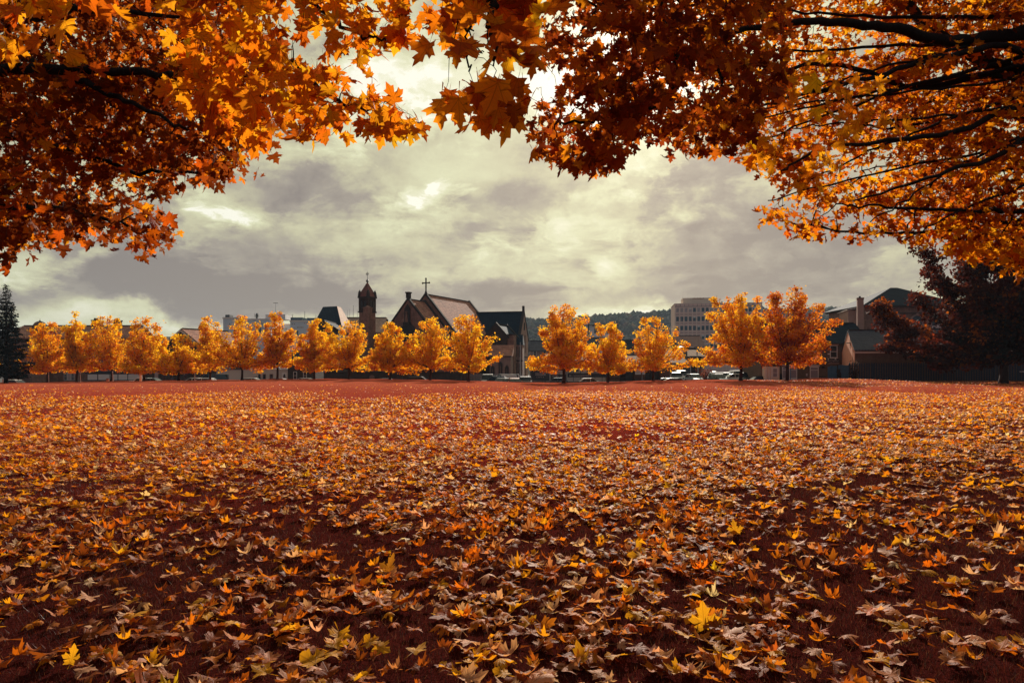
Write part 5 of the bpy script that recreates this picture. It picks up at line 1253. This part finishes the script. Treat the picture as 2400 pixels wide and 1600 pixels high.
# ---- tan gabled garage
gg = thing('tan_garage', 'single storey building with a tan roughcast gable and grey tiled roof', 'building', (float(P(2004, 0, 87)[0]), 87, 0), math.radians(-15.5))
ZE = EYE + (HOR - 821) / FPX * 87; 
ZR = EYE + (HOR - 777) / FPX * 90.9
gable(gg, 0, 22, 0, 8.1, -.3, ZE, ZR, 'x', M['stone_pub'], M['slate_grey'], oh=.12)
MB().prism([(0.0, -.3), (8.1, -.3), (8.1, ZE), (4.05, ZR - .04), (0.0, ZE)], -.06, -.002, 'x').build('gable_render', M['render_tan'], gg)
MB().box(-.1, 22.1, -.2, -.125, ZE - .38, ZE - .16).build('fascia', M['trim_pale'], gg)
MB().cyl(-.16, 2.1, ZE + .3, ZE + 1.9, .03, .03, 6).build('vent_pipe', M['black'], gg); mb = MB(); mb.box(-.5, -.07, 2.2, 2.9, ZE + 1.0, ZE + 1.08); mb.build('bracket', M['black'], gg)
MB().cyl(-.13, .55, -.2, ZE + .2, .045, .045, 6).build('downpipe', M['render_pink'], gg)

# ---- Italianate house at the right
it = thing('italianate_house', 'tall dark stone house with arched windows and a low hipped slate roof', 'house', (float(P(2026, 0, 106)[0]), 106, 0))
zi = lambda py: EYE + (HOR - py) / FPX * 106; q = lambda px: (px - 2026) / FPX * 106; LI = q(2260)
MB().box(0, LI, 0, 12, -.5, zi(720)).build('wall', M['stone_brown'], it)
MB().box(-.5, LI + .5, -.5, 12.4, zi(720), zi(716.5)).build('cornice', M['trim'], it)
mb = MB(); mb.poly([(-.6, -.6, zi(716.5)), (LI + .6, -.6, zi(716.5)), (LI + .6, 12.6, zi(716.5)), (-.6, 12.6, zi(716.5)), (q(2133), 5.5, zi(664)), (q(2150), 5.5, zi(664))], [(0, 1, 5, 4), (1, 2, 5), (2, 3, 4, 5), (3, 0, 4), (3, 2, 1, 0)]); mb.build('roof', M['slate_dark'], it)
def archwin(px):
    n = 10; r = 12.0 / FPX * 106; cx = q(px); zs = zi(752)
    prof = [(cx - r, zi(800)), (cx + r, zi(800))] + [(cx + r * math.cos(a), zs + r * math.sin(a)) for a in np.linspace(0, math.pi, n)]
    r2 = r * 1.28; prof2 = [(cx - r2, zi(801)), (cx + r2, zi(801))] + [(cx + r2 * math.cos(a), zs + r2 * math.sin(a)) for a in np.linspace(0, math.pi, n)]
    o = MB().prism(prof2, -.18, -.001).build('window', M['stone_pink'], it); MB().prism(prof, -.2, -.181).build('pane', M['glass'], o)
    mb = MB(); mb.box(cx - r, cx + r, -.25, -.201, zi(765.5), zi(764)); mb.box(cx - r, cx - r + .09, -.25, -.201, zi(800), zi(765.5)); mb.box(cx + r - .09, cx + r, -.25, -.201, zi(800), zi(765.5)); mb.build('sash', M['white'], o)
    MB().box(cx - r * .35, cx + r - .1, -.235, -.201, zi(797), zi(759)).build('blind', M['glass_pale'], o)
    MB().box(cx - .16, cx + .16, -.3, -.181, zs + r, zs + r * 1.5).build('keystone', M['stone_pink'], o)
for px in (2060, 2103, 2148, 2195): archwin(px)
for px in (2033, 2081, 2126, 2171): MB().box(q(px) - .35, q(px) + .35, -.12, -.001, -.5, zi(733)).build('pilaster', M['stone_brown'], it)
MB().box(0, LI, -.2, -.121, zi(735.5), zi(733)).build('string_course', M['trim'], it)
lf = thing('rendered_outhouse', 'plain pinkish rendered wall block left of the tall chimney', 'building', (float(P(1988, 0, 108)[0]), 108, 0), math.radians(-14))
MB().box(0, 2.6, 0, 7, -.5, EYE + (HOR - 727) / FPX * 108).build('wall', M['render_pink'], lf); zz = EYE + (HOR - 727) / FPX * 108
mb = MB(); mb.poly([(-.2, -.2, zz), (2.6, -.2, zz + .45), (2.6, 7.2, zz + .45), (-.2, 7.2, zz), (-.2, -.2, zz + .15), (2.6, -.2, zz + .6), (2.6, 7.2, zz + .6), (-.2, 7.2, zz + .15)], [(0, 1, 5, 4), (1, 2, 6, 5), (2, 3, 7, 6), (3, 0, 4, 7), (4, 5, 6, 7), (3, 2, 1, 0)]); mb.build('roof', M['trim_pale'], lf)
ck = thing('tall_chimney', 'tall stone chimney stack rising from the dark pub roof', 'chimney', (float(P(2016, 0, 100)[0]), 100, 0), math.radians(-20)); zc = lambda py: EYE + (HOR - py) / FPX * 100
MB().box(-.42, .42, -.38, .38, zc(800), zc(701)).build('stack', M['render_pink'], ck); MB().box(-.48, .48, -.44, .44, zc(701), zc(698)).build('cap', M['stone_brown'], ck); mb = MB(); mb.cyl(-.05, 0, zc(698), zc(694), .16, .13, 8); mb.build('pot', M['black'], ck)

# ---- blue palisade fence on the right
pf = thing('palisade_fence', 'dark blue steel palisade fence behind the broad dark tree', 'fence', (0, 0, 0))
a0 = np.array((float(P(1996, 0, 84)[0]), 84.5)); a1 = np.array((a0[0] + 34, 80.0)); Lf = np.linalg.norm(a1 - a0); ang = math.atan2(a1[1] - a0[1], a1[0] - a0[0])
pf.location = (a0[0], a0[1], float(gz(a0[0], a0[1])) - .08); pf.rotation_euler = (0, 0, ang)
pm = MB(); pm.prism([(-.085, 0), (.085, 0), (.085, 2.08), (0, 2.2), (-.085, 2.08)], 0, .02); pale = bpy.data.meshes.new('pale'); pale.from_pydata(pm.v, [], pm.f); pale.materials.append(M['fence_blue'])
npale = int(Lf / .285)
for k in range(npale):
    o = bpy.data.objects.new('pale', pale); C.objects.link(o); o.parent = pf; o.location = (k * .285, -.03 + .01 * math.sin(k * 1.7), .02 * math.sin(k * .9)); o.rotation_euler = (0, math.radians(.5 * math.sin(k * 2.1)), 0)
for zz in (.35, 1.75): MB().box(-.1, Lf, .0, .05, zz, zz + .06).build('rail', M['fence_blue'], pf)
for k in range(int(Lf / 2.75) + 1): MB().box(k * 2.75 - .05, k * 2.75 + .05, .051, .15, 0, 2.1).build('post', M['fence_blue'], pf)
gv = thing('fence_sign', 'small white lettered sign low on the fence at the far right edge', 'sign', (float(P(2388, 0, 78)[0]), 78, 1.2)); MB().box(0, .9, 0, .03, 0, .24).build('panel', M['navy'], gv)
mb = MB()
for k in range(4): mb.box(.08 + k * .2, .22 + k * .2, -.012, -.001, .07, .17)
mb.build('print', M['white'], gv)

# ---- grey palisade behind the vans, kerb wall in front of the road
gf = thing('grey_palisade', 'pale grey palisade fence behind the parked vans below the church', 'fence', (float(P(1100, 0, 116)[0]), 116.3, -.95)); Lg = 9.2; mb = MB()
for k in range(int(Lg / .2)): mb.prism([(k * .2, 0), (k * .2 + .09, 0), (k * .2 + .09, 1.85), (k * .2 + .045, 1.95), (k * .2, 1.85)], 0, .02)
mb.build('pales', M['steel'], gf)['kind'] = 'stuff'
for zz in (.3, 1.6): MB().box(-.1, Lg, .021, .06, zz, zz + .06).build('rail', M['steel'], gf)
kw = thing('low_kerb_wall', 'very low dark stone wall along the lawn edge in front of the road', 'wall', (0, 92.6, 0)); x0 = float(P(1120, 0, 92)[0]); x1 = float(P(1620, 0, 92)[0])
MB().box(x0, x1, 0, .3, -1.1, EYE - (894.5 - HOR) / FPX * 92.6).build('masonry', M['stone_dark'], kw); MB().box(x0 - .05, x1 + .05, -.04, .34, EYE - (894.5 - HOR) / FPX * 92.6, EYE - (893.8 - HOR) / FPX * 92.6).build('coping', M['trim'], kw)

# ---- posts, lamps, street signs
def pole(name, px, top, Y, r, mat, label, cat, plate=None, pm=None, lamp=None, lean=0.0, z0=-1.0):
    x, zt_ = xz(px, top, Y); t = thing(name, label, cat, (x, Y, z0)); H = zt_ - z0
    MB().tube([(lean, 0, 0), (0, 0, H)], [r, r * .7], 8).build('pole', mat, t)
    if plate: w, h, dz = plate; MB().box(-w / 2, w / 2, -r - .05, -r - .01, H - dz - h, H - dz).build('sign_plate', pm or M['white'], t)
    if lamp: mb = MB(); mb.tube([(0, 0, H), (lamp * .5, 0, H + .18), (lamp, 0, H + .2)], [.05, .045, .04], 6); mb.build('arm', mat, t); MB().box(lamp - .3, lamp + .3, -.12, .12, H + .1, H + .24).build('lamp_head', M['lampglass'], t)
    return t
pole('street_lamp', 1219.5, 802, 113, .11, M['steel'], 'tall pale grey lamp post in front of the hall wing', 'lamp', lamp=None)
pole('street_lamp', 1633, 816, 112, .12, M['steel'], 'leaning blue grey lamp post in front of the loading shed', 'lamp', lamp=-.8, lean=.35)
pole('street_sign', 1115.5, 864, 94.5, .045, M['darksteel'], 'lower of two small white street signs on thin poles by the vans', 'sign', (.42, .42, .02))
pole('street_sign', 1127, 856.5, 95, .045, M['darksteel'], 'higher of two small white street signs on thin poles by the vans', 'sign', (.40, .40, .02))
pole('street_sign', 456.5, 863, 94, .09, M['steel'], 'grey post with a small white plate before the white parked cars', 'sign', (.30, .40, .25))
pole('street_post', 503.5, 877, 94, .035, M['trim'], 'thin brown post at the left end of the cream wall', 'post', (.2, .16, 0), M['trim'])
pole('gate_post', 329.5, 861, 92.5, .17, M['cream'], 'pale leaning timber post beside the full brown shaded maple', 'post', lean=.05)
pole('street_lamp', 943.5, 852, 112, .06, M['darksteel'], 'thin dark lamp post beside the belfry foot', 'lamp', lamp=.5)
pole('street_sign', 1505, 850, 111.5, .06, M['steel'], 'grey sign pole in front of the notice board', 'sign', (.5, .3, 0), M['darksteel'])
pole('sign_pole', 1852.5, 846, 93.2, .07, M['bluegate'], 'blue pole between the dark maple trunk and the pub window', 'post')
for px, lab in ((189, 'pale stake tied beside the golden blunt topped maple'), (265, 'pale stake beside the wispy topped maple'), (114.5, 'pale stake beside the first maple of the row')):
    x, z = xz(px, 872, 86.5); t = thing('tree_stake', lab, 'stake', (x, 86.5, float(gz(x, 86.5)))); MB().tube([(0, 0, 0), (-.06, 0, 1.25)], [.05, .045], 6).build('post', M['cream'], t); MB().box(-.09, .02, -.05, .05, 1.0, 1.05).build('tie', M['black'], t)
t = thing('litter_bin', 'squat pinkish litter bin beside the white panels', 'bin', (float(P(252.5, 0, 91)[0]), 91, -.2)); MB().cyl(0, 0, 0, .55, .17, .19, 10).build('body', M['render_pink'], t); MB().cyl(0, 0, .55, .62, .21, .16, 10).build('lid', M['trim'], t)
t = thing('utility_cabinet', 'small pale cabinet at the far left edge of the lawn', 'cabinet', (float(P(5, 0, 88)[0]), 88, -.2)); MB().box(0, .42, 0, .3, 0, .45).build('body', M['cream'], t); MB().box(-.02, .44, -.02, .32, .45, .48).build('lid', M['trim'], t)

# ---- shrubs
def shrub(px, py, Y, rx, rz_, n, label, pal, seed, z0=-.95, leaf=.16):
    rs = np.random.RandomState(seed); x, _ = xz(px, 0, Y); t = thing('shrub', label, 'shrub', (x, Y, z0)); mb = MB(); cc = []
    for k in range(16):
        a = rs.uniform(0, 6.28); e = np.array((math.cos(a) * rx * rs.uniform(.2, .9), math.sin(a) * rx * rs.uniform(.2, .8), rz_ * rs.uniform(.35, 1))); mb.tube([(0, 0, 0), tuple(e * .5 + rs.randn(3) * .05), tuple(e)], [.03, .02, .008], 4); cc.append(e)
    mb.build('stems', M['bark_far'], t); cc = np.array(cc); ci = rs.randint(0, 16, n); pos = cc[ci] * rs.uniform(.35, 1.05, (n, 1)) + rs.randn(n, 3) * .16 * rx; pos[:, 2] = np.maximum(pos[:, 2], .05)
    link('foliage', leaves_mesh('foliage', pos, frames(rs.randn(n, 3), rs.randn(n, 3)), leaf * np.clip(1 + rs.randn(n) * .3, .4, 1.7), pick_cols(rs, n, pal, [1] * len(pal)), 3, .5, M['leaf_far'], rs, 3), t)['kind'] = 'stuff'
RP = [(.14, .03, .03), (.08, .018, .022), (.26, .07, .04)]
shrub(1652, 0, 118, 1.7, 2.6, 1500, 'dark red purple shrub left of the white parked cars', RP, 1)
shrub(1667, 0, 117, 1.3, 1.8, 900, 'lower reddish shrub next to the parked cars', RP, 2)
shrub(1765, 0, 108, 1.8, 1.9, 1200, 'rust coloured shrub between the black car and the pub', RP + [(.3, .10, .06)], 3)
shrub(2002, 0, 84.6, .7, 2.6, 1100, 'straggly ivy clad bush climbing the post between blue gate and fence', [(.05, .03, .03), (.12, .04, .03), (.02, .02, .02)], 4, z0=0, leaf=.12)
shrub(1967, 0, 86.5, .35, 1.5, 350, 'thin dark weed growing in front of the blue gate', [(.03, .025, .02), (.10, .04, .03)], 5, z0=.1, leaf=.10)
shrub(600, 0, 112.5, 1.0, 1.3, 500, 'low dark shrub in front of the posters on the cream wall', [(.02, .025, .02), (.05, .03, .025)], 6)

# ------------------------------------------------------------------ vehicles
def loft(secs, n_side, mat, name, par, smooth=True, cap=True):
    """secs: list of lists of equal length 3D points"""
    mb = MB(); n = len(secs[0]); base = 0; mb.v = [tuple(p) for s_ in secs for p in s_]
    for i in range(len(secs) - 1):
        for k in range(n): mb.f.append((i * n + k, i * n + (k + 1) % n, (i + 1) * n + (k + 1) % n, (i + 1) * n + k))
    if cap: mb.f.append(tuple(range(n - 1, -1, -1))); mb.f.append(tuple((len(secs) - 1) * n + k for k in range(n)))
    return mb.build(name, mat, par, smooth)

def car(px, Y, yaw, kind, pnt, label, z0=-1.06, group='parked vehicles along the far street', bars=False):
    x, _ = xz(px, 0, Y); t = thing('parked_van' if kind == 'van' else 'parked_car', label, 'van' if kind == 'van' else 'car', (x, Y, z0), math.radians(yaw), group)
    pm = CARP[pnt]
    if kind == 'van': L, Wd, belt, H, nose, ws0, ws1, rr, rb = 4.9, 1.9, 1.15, 2.0, .85, -1.75, -1.05, 2.35, 2.42
    elif kind == 'suv': L, Wd, belt, H, nose, ws0, ws1, rr, rb = 4.5, 1.85, 1.05, 1.68, .80, -1.15, -.45, 1.75, 2.1
    elif kind == 'estate': L, Wd, belt, H, nose, ws0, ws1, rr, rb = 4.5, 1.8, .92, 1.46, .68, -1.05, -.25, 1.6, 2.12
    else: L, Wd, belt, H, nose, ws0, ws1, rr, rb = 4.1, 1.75, .95, 1.46, .70, -1.0, -.25, 1.25, 1.88
    h = L / 2; wy = Wd / 2
    def sec(xx, zb, zt_, w_):
        r = .10; return [(xx, -w_ + r, zb), (xx, w_ - r, zb), (xx, w_, zb + r), (xx, w_, (zb + zt_) / 2), (xx, w_ - .03, zt_ - r), (xx, w_ - .16, zt_), (xx, -w_ + .16, zt_), (xx, -w_ + .03, zt_ - r), (xx, -w_, (zb + zt_) / 2), (xx, -w_, zb + r)]
    tail = belt if kind in ('hatch', 'suv', 'van', 'estate') else belt - .05
    S_ = [(-h, .32, .60, wy - .16), (-h + .10, .24, nose - .08, wy - .06), (-h + .35, .22, nose, wy), (ws0 - .05, .22, belt - .06, wy), (ws0 + .3, .22, belt, wy), (0, .22, belt, wy), (h - .5, .22, tail, wy), (h - .12, .24, tail - .04, wy - .04), (h, .34, tail - .25, wy - .12)]
    loft([sec(*s_) for s_ in S_], 0, pm, 'body', t)
    def cab(inset, dz0, zt_, shr):
        a = [(ws0 + shr, belt - .02), (ws1 + shr * .6, zt_), (rr - shr * .6, zt_ - .01), (rb - shr, belt - .02)]
        out = []
        for (xx, zz) in a:
            top = zz > belt + .2; w_ = (wy - .20 if top else wy - .05) - inset
            out.append((xx, w_, zz))
        return a, out
    # glasshouse
    g0 = wy - .07; g1 = wy - .20
    pts = [(ws0, -g0, belt - .03), (ws1, -g1, H - .06), (rr, -g1, H - .08), (rb, -g0, belt - .03), (ws0, g0, belt - .03), (ws1, g1, H - .06), (rr, g1, H - .08), (rb, g0, belt - .03)]
    gh = MB().poly(pts, [(0, 3, 2, 1), (4, 5, 6, 7), (0, 1, 5, 4), (2, 3, 7, 6), (1, 2, 6, 5)]).build('glasshouse', M['carglass'] if kind != 'van' or True else pm, t)
    # roof and pillars
    rf = MB(); rf.poly([(ws1 - .04, -g1 - .02, H - .06), (ws1 + .25, -g1 + .06, H), (rr - .2, -g1 + .06, H - .01), (rr + .05, -g1 - .02, H - .09), (ws1 - .04, g1 + .02, H - .06), (ws1 + .25, g1 - .06, H), (rr - .2, g1 - .06, H - .01), (rr + .05, g1 + .02, H - .09)],
                        [(0, 1, 5, 4), (1, 2, 6, 5), (2, 3, 7, 6), (0, 3, 2, 1), (4, 5, 6, 7), (0, 4, 7, 3)]); rf.build('roof', pm, t)
    def pil(xa, xb, wd):
        for s in (-1, 1): MB().poly([(xa, s * (g0 + .012), belt - .03), (xa + wd, s * (g0 + .012), belt - .03), (xb + wd * .8, s * (g1 + .012), H - .07), (xb, s * (g1 + .012), H - .07)]).build('pillar', pm, t)
    pil(ws0, ws1, .09); pil(rb - .22, rr - .16, .22); pil(.18, .18, .08)
    if kind == 'van': pil(-.55, -.45, 2.9)
    for i, sx in enumerate((-h + .78, h - .80)):
        for s in (-1, 1):
            w_ = MB(); w_.cyl(sx, .33, min(s * (wy - .20), s * (wy + .012)), max(s * (wy - .20), s * (wy + .012)), .33, .33, 14, 'y'); wo = w_.build('wheel', M['tyre'], t)
            w_ = MB(); w_.cyl(sx, .33, min(s * (wy + .013), s * (wy + .02)), max(s * (wy + .013), s * (wy + .02)), .21, .19, 10, 'y'); w_.build('rim', M['rim'], wo)
    for s in (-1, 1):
        MB().box(-h - .015, -h + .12, min(s * (wy - .5), s * (wy - .16)), max(s * (wy - .5), s * (wy - .16)), nose - .18, nose - .05).build('headlight', M['lampglass'], t)
        MB().box(h - .10, h + .015, min(s * (wy - .38), s * (wy - .12)), max(s * (wy - .38), s * (wy - .12)), tail - .30, tail - .10).build('tail_light', M['redlamp'], t)
        MB().box(ws0 + .18, ws0 + .34, min(s * (wy + .0), s * (wy + .16)), max(s * (wy + .0), s * (wy + .16)), belt, belt + .13).build('wing_mirror', pm, t)
    MB().box(-h - .02, -h - .004, -.26, .26, .42, .53).build('number_plate', M['white'], t)
    MB().box(-h - .01, -h + .02, -.5, .5, nose - .20, nose - .08).build('grille', M['black'], t)
    return t
car(24, 100, 0, 'hatch', 'white', 'small white car tip showing beside the conifer at far left', -1.3)
car(350, 100, 180, 'estate', 'white', 'white estate with only its tail showing beside the pale post')
car(362, 97.5, 180, 'hatch', 'blue', 'dark blue hatchback in front of the white estate')
car(452, 102, 0, 'hatch', 'white', 'white hatchback on the left of the grey sign post')
car(474, 98.5, 0, 'estate', 'white', 'white estate right of the grey sign post')
car(497, 106, 20, 'van', 'blue', 'dark van parked behind the white estate')
car(598, 99, 180, 'estate', 'white', 'white car mostly behind the trunk of the broad maple')
car(640, 97, 0, 'estate', 'red', 'dark red estate parked in front of the posters')
car(708, 100, 0, 'hatch', 'white', 'white hatchback half hidden under the single topped maple')
car(895, 96.5, 0, 'hatch', 'grey', 'grey hatchback beside the trunk near the belfry')
car(984, 98, 180, 'suv', 'black', 'black off roader under the maple by the church window')
car(1143, 107.5, 90, 'van', 'white', 'white van with raised roof behind the grey railings', -1.06)
car(1158, 104, 0, 'suv', 'blue', 'dark blue people carrier before the white vans')
car(1182, 109, 0, 'van', 'white', 'white van parked along the grey palisade')
car(1175, 99.5, 60, 'hatch', 'black', 'small black hatchback below the two street signs')
car(1206, 97.5, 100, 'hatch', 'orange', 'orange hatchback facing the lawn near the lamp post')
car(1231, 101, 85, 'suv', 'silver', 'silver off roader right of the orange hatchback')
car(1386, 97.5, 180, 'hatch', 'white', 'white hatchback side on in front of the lettered banners')
car(1302, 103, 0, 'hatch', 'blue', 'dark hatchback in the shade before the banner fence')
car(1568, 97.5, 0, 'estate', 'grey', 'blue grey saloon with sun glinting on its roof')
car(1576, 103, 180, 'estate', 'black', 'black estate behind the blue grey saloon')
car(1585, 112.5, 80, 'suv', 'silver', 'silver off roader nearest the loading shed, in front', -.47)
car(1595, 118, 80, 'van', 'white', 'pale van at the loading shed door', -.47)
car(1627, 108, 95, 'estate', 'silver', 'silver estate facing the lawn beside the leaning lamp post', -.47)
car(1684, 110, 100, 'suv', 'white', 'white car with a dark grille facing the lawn', -.47)
car(1684, 103.5, 100, 'hatch', 'black', 'black hatchback in front of the white car with dark grille', -.47)
car(1703, 114, 60, 'suv', 'blue', 'blue car with glinting roof behind the white hatchback', -.47)
car(1716, 106, 0, 'hatch', 'white', 'white hatchback side on, left of the spiky maple trunk', -.47)
car(1730, 112, 90, 'van', 'white', 'white van directly behind the spiky maple trunk', -.47)
car(1750, 101, 80, 'suv', 'black', 'black off roader right of the spiky maple trunk', -.47)
car(1791, 95.2, 180, 'hatch', 'black', 'black hatchback parked before the cream bay of the pub', -.75)

# ------------------------------------------------------------------ fallen leaves
PAL_G = [(.92, .49, .28), (.95, .33, .012), (.78, .18, .010), (.34, .080, .012), (.62, .24, .09), (.97, .38, .014)]
def scatter(rs, y0, y1, dens, xmul=.86):
    """density per m2 over the wedge that the view covers, with margin at the sides"""
    n = int(dens * xmul * 2 * (y1 * y1 - y0 * y0) / 2 * 1.0)
    y = np.sqrt(rs.uniform(y0 * y0, y1 * y1, n)); x = rs.uniform(-1, 1, n) * (y * xmul + .6)
    return x, y
def dens_mask(rs, x, y):
    c = np.array([noise.noise((a * .22, b * .22, 3.1)) for a, b in zip(x, y)]) if len(x) < 90000 else np.zeros(len(x))
    f = .72 + c * .55
    c2 = np.array([noise.noise((a * 1.1, b * 1.1, 8.1)) for a, b in zip(x, y)]); f = f + c2 * .7
    edge = 33 + 5 * np.sin(x * .35 + 1) + 3 * np.sin(x * .9) + np.where(x > 4, 6, 0)
    f = f * np.clip(1 - (y - edge) / 11, .035, 1)
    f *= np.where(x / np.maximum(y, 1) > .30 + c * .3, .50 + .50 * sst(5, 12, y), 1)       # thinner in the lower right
    return rs.rand(len(x)) < f
def ground_leaves(rs, x, y, flat):
    n = len(x); z = gz(x, y)
    a = rs.uniform(0, 2 * np.pi, n); td = np.stack([np.cos(a), np.sin(a), rs.randn(n) * flat * .8], 1)
    nr = np.stack([rs.randn(n) * flat, rs.randn(n) * flat, np.where(rs.rand(n) < .5, 1.0, -1.0) * np.ones(n)], 1)
    return np.stack([x, y, z + .022 + rs.rand(n) * .025], 1), frames(td, nr)
rs = np.random.RandomState(77)
W_NEAR = (2.4, 1.9, 3.4, 4.6, 1.4, 1.0); W_MID = (3.4, 3.8, 3.0, 1.3, 1.0, 2.0); W_FAR = (3.4, 4.0, 2.4, .6, .8, 2.6)
near_lists = []
for (y0, y1, dens, lod, curl, flat, w, mk) in [(2.0, 6.5, 190, 0, 1.5, .24, W_NEAR, 'leaf_ground'), (6.5, 13, 135, 1, 1.35, .26, W_MID, 'leaf_ground'),
                                       (13, 24, 80, 2, 1.0, .38, W_MID, 'leaf_ground_far'), (24, 62, 46, 3, 1.0, .42, W_FAR, 'leaf_ground_far')]:
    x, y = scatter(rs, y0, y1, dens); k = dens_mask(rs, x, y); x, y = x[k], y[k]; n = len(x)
    pos, R = ground_leaves(rs, x, y, flat)
    size = (.078 if y1 < 7 else .084) * np.clip(1 + rs.randn(n) * .28, .4, 1.7); cl = pick_cols(rs, n, PAL_G, w, .2)
    if lod == 0:
        near_lists.append((pos, R, size, cl))
        ap = size / pos[:, 1]; inview = (np.abs(pos[:, 0]) < .76 * pos[:, 1]) & (pos[:, 1] > 2.75)
        idx = np.argsort(-(ap * inview))[:294]; rest = np.ones(n, bool); rest[idx] = False
        pal = [('cream', 0, (.90, .46, .24)), ('golden yellow', 1, (.90, .42, .02)), ('orange', 2, (.66, .20, .016)), ('dark brown', 3, (.30, .075, .012)), ('dull tan', 4, (.62, .24, .09))]
        mes = {}
        for nm, q, c in pal:
            for v in range(5):
                V, F, lp = leaf_tpl(0, 1.05, rs); lp = lp.copy(); lp[:, 2] = rs.rand() * 30
                mes[(q, v)] = mesh_np('fallen_leaf', V, F, M['leaf_ground'], True, np.tile(c, (len(V), 1)), lp)
        for i in idx:
            q = int(np.argmin([np.sum((np.array(c) - cl[i]) ** 2) for _, _, c in pal])); nm = pal[q][0]
            o = bpy.data.objects.new('fallen_leaf', mes[(q, rs.randint(5))]); C.objects.link(o)
            o.matrix_world = Matrix([[*(R[i][r] * size[i]), pos[i][r]] for r in range(3)] + [[0, 0, 0, 1]])
            u = pos[i][0] / pos[i][1] * FPX + 1200; side = ['far left', 'left', 'left of centre', 'middle', 'right of centre', 'right', 'far right'][int(np.clip(u / 2400 * 7, 0, 6))]
            vv = HOR + EYE / pos[i][1] * FPX; row = 'bottom edge' if vv > 1470 else ('lower third' if vv > 1330 else 'middle distance')
            sz = 'large' if size[i] > .108 else ('mid-sized' if size[i] > .094 else 'smaller')
            tw_ = 'turned face down' if R[i][2][2] < 0 else 'lying face up'
            tag(o, '%s %s maple leaf %s, %s, %s of photo' % (sz, nm, tw_, side, row), 'fallen leaf', '%s %s fallen leaves %s, %s %s' % (sz, nm, tw_, side, row))
        pos, R, size, cl = pos[rest], R[rest], size[rest], cl[rest]
    o = link('fallen_leaves', leaves_mesh('fallen_leaves', pos, R, size, cl, lod, curl, M[mk], rs, 16 if lod == 0 else 12)); tag(o, 'scattered fallen maple leaves covering the lawn', kind='stuff')

# a few leaves that stand out singly
def hero_leaf(px, py, size, c, tilt, rz, label, curl=.5, seed=1):
    r_ = np.random.RandomState(seed); Y = FPX * EYE / (py - HOR); X = (px - 1200) / FPX * Y
    V, F, lp = leaf_tpl(0, curl, r_); lp[:, 2] = seed
    o = link('fallen_leaf', mesh_np('fallen_leaf', V * size, F, M['leaf_ground'], True, np.tile(c, (len(V), 1)), lp), None, (X, Y, float(gz(X, Y)) + .02))
    o.rotation_euler = (math.radians(tilt), 0, math.radians(rz)); tag(o, label, 'fallen leaf')
hero_leaf(1652, 1488, .135, (.92, .44, .02), 72, 8, 'big golden maple leaf standing upright on its stalk in the lower right', .35, 4)
hero_leaf(165, 1540, .085, (.95, .46, .02), 66, -12, 'small round glowing yellow leaf standing up in the bottom left corner', .3, 5)
hero_leaf(1965, 1160, .15, (.92, .42, .02), 40, 30, 'large yellow leaf propped on others, right of centre, midway across the lawn', .6, 6)
hero_leaf(1725, 1262, .12, (.90, .42, .02), 70, 20, 'upright yellow leaf with dark leaves behind it, right side of lawn', .5, 8)
hero_leaf(905, 1335, .14, (.60, .24, .02), 55, -40, 'dark orange leaf leaning on edge near the middle of the foreground', .6, 9)

# litter under the broad dark tree
x = rs.uniform(28, 64, 9000); y = rs.uniform(58, 82, 9000); pos, R = ground_leaves(rs, x, y, .3)
o = link('leaf_litter', leaves_mesh('leaf_litter', pos, R, .13 * np.clip(1 + rs.randn(9000) * .3, .4, 1.6), pick_cols(rs, 9000, [(.66, .22, .10), (.80, .36, .14), (.40, .08, .04)], (3, 2, 2)), 3, .8, M['leaf_ground_far'], rs, 4)); tag(o, 'reddish leaf litter under the broad dark tree', kind='stuff')

# ------------------------------------------------------------------ grass blades
def blades(y0, y1, dens, h, wd, seed):
    rs = np.random.RandomState(seed); x, y = scatter(rs, y0, y1, dens, .84); n = len(x); z = gz(x, y)
    a = rs.uniform(0, 2 * np.pi, n); hh = h * rs.uniform(.4, 1.3, n); ln = rs.uniform(.1, .95, n) * hh
    b = rs.uniform(0, 2 * np.pi, n); dx, dy = np.cos(a) * wd, np.sin(a) * wd; lx, ly = np.cos(b) * ln, np.sin(b) * ln
    V = np.stack([np.stack([x - dx, y - dy, z - .004], 1), np.stack([x + dx, y + dy, z - .004], 1), np.stack([x + lx, y + ly, z + hh], 1)], 1).reshape(-1, 3)
    F = np.arange(n)[:, None] * 3 + np.array([[0, 1, 2]])
    cl = np.repeat(pick_cols(rs, n, [(.060, .012, .011), (.14, .026, .017), (.028, .009, .009), (.22, .10, .065), (.035, .030, .030)], (4, 2.5, 4, .7, .8), .25), 3, 0)
    return mesh_np('grass', V, F, M['grass'], False, cl, np.zeros((len(V), 3)))
for y0, y1, d, h, wd, sd in [(2.2, 5.0, 9000, .032, .0012, 1), (5.0, 9.0, 2800, .034, .0020, 2), (9, 16, 700, .034, .003, 3), (16, 30, 130, .032, .007, 4)]:
    o = link('grass', blades(y0, y1, d, h, wd, sd)); tag(o, 'short reddish grass blades between the fallen leaves', kind='stuff')

# ------------------------------------------------------------------ air
m, g = new_mat('haze_air')
v = g.n('ShaderNodeVolumePrincipled'); v.inputs['Color'].default_value = (.62, .76, .95, 1); v.inputs['Density'].default_value = .00013; v.inputs['Anisotropy'].default_value = 0.0
o_ = g.n('ShaderNodeOutputMaterial'); m.node_tree.links.new(v.outputs[0], o_.inputs[1])
o = MB().box(-2300, 2300, -700, 3100, -2.4, 160).build('haze', m); tag(o, kind='stuff')
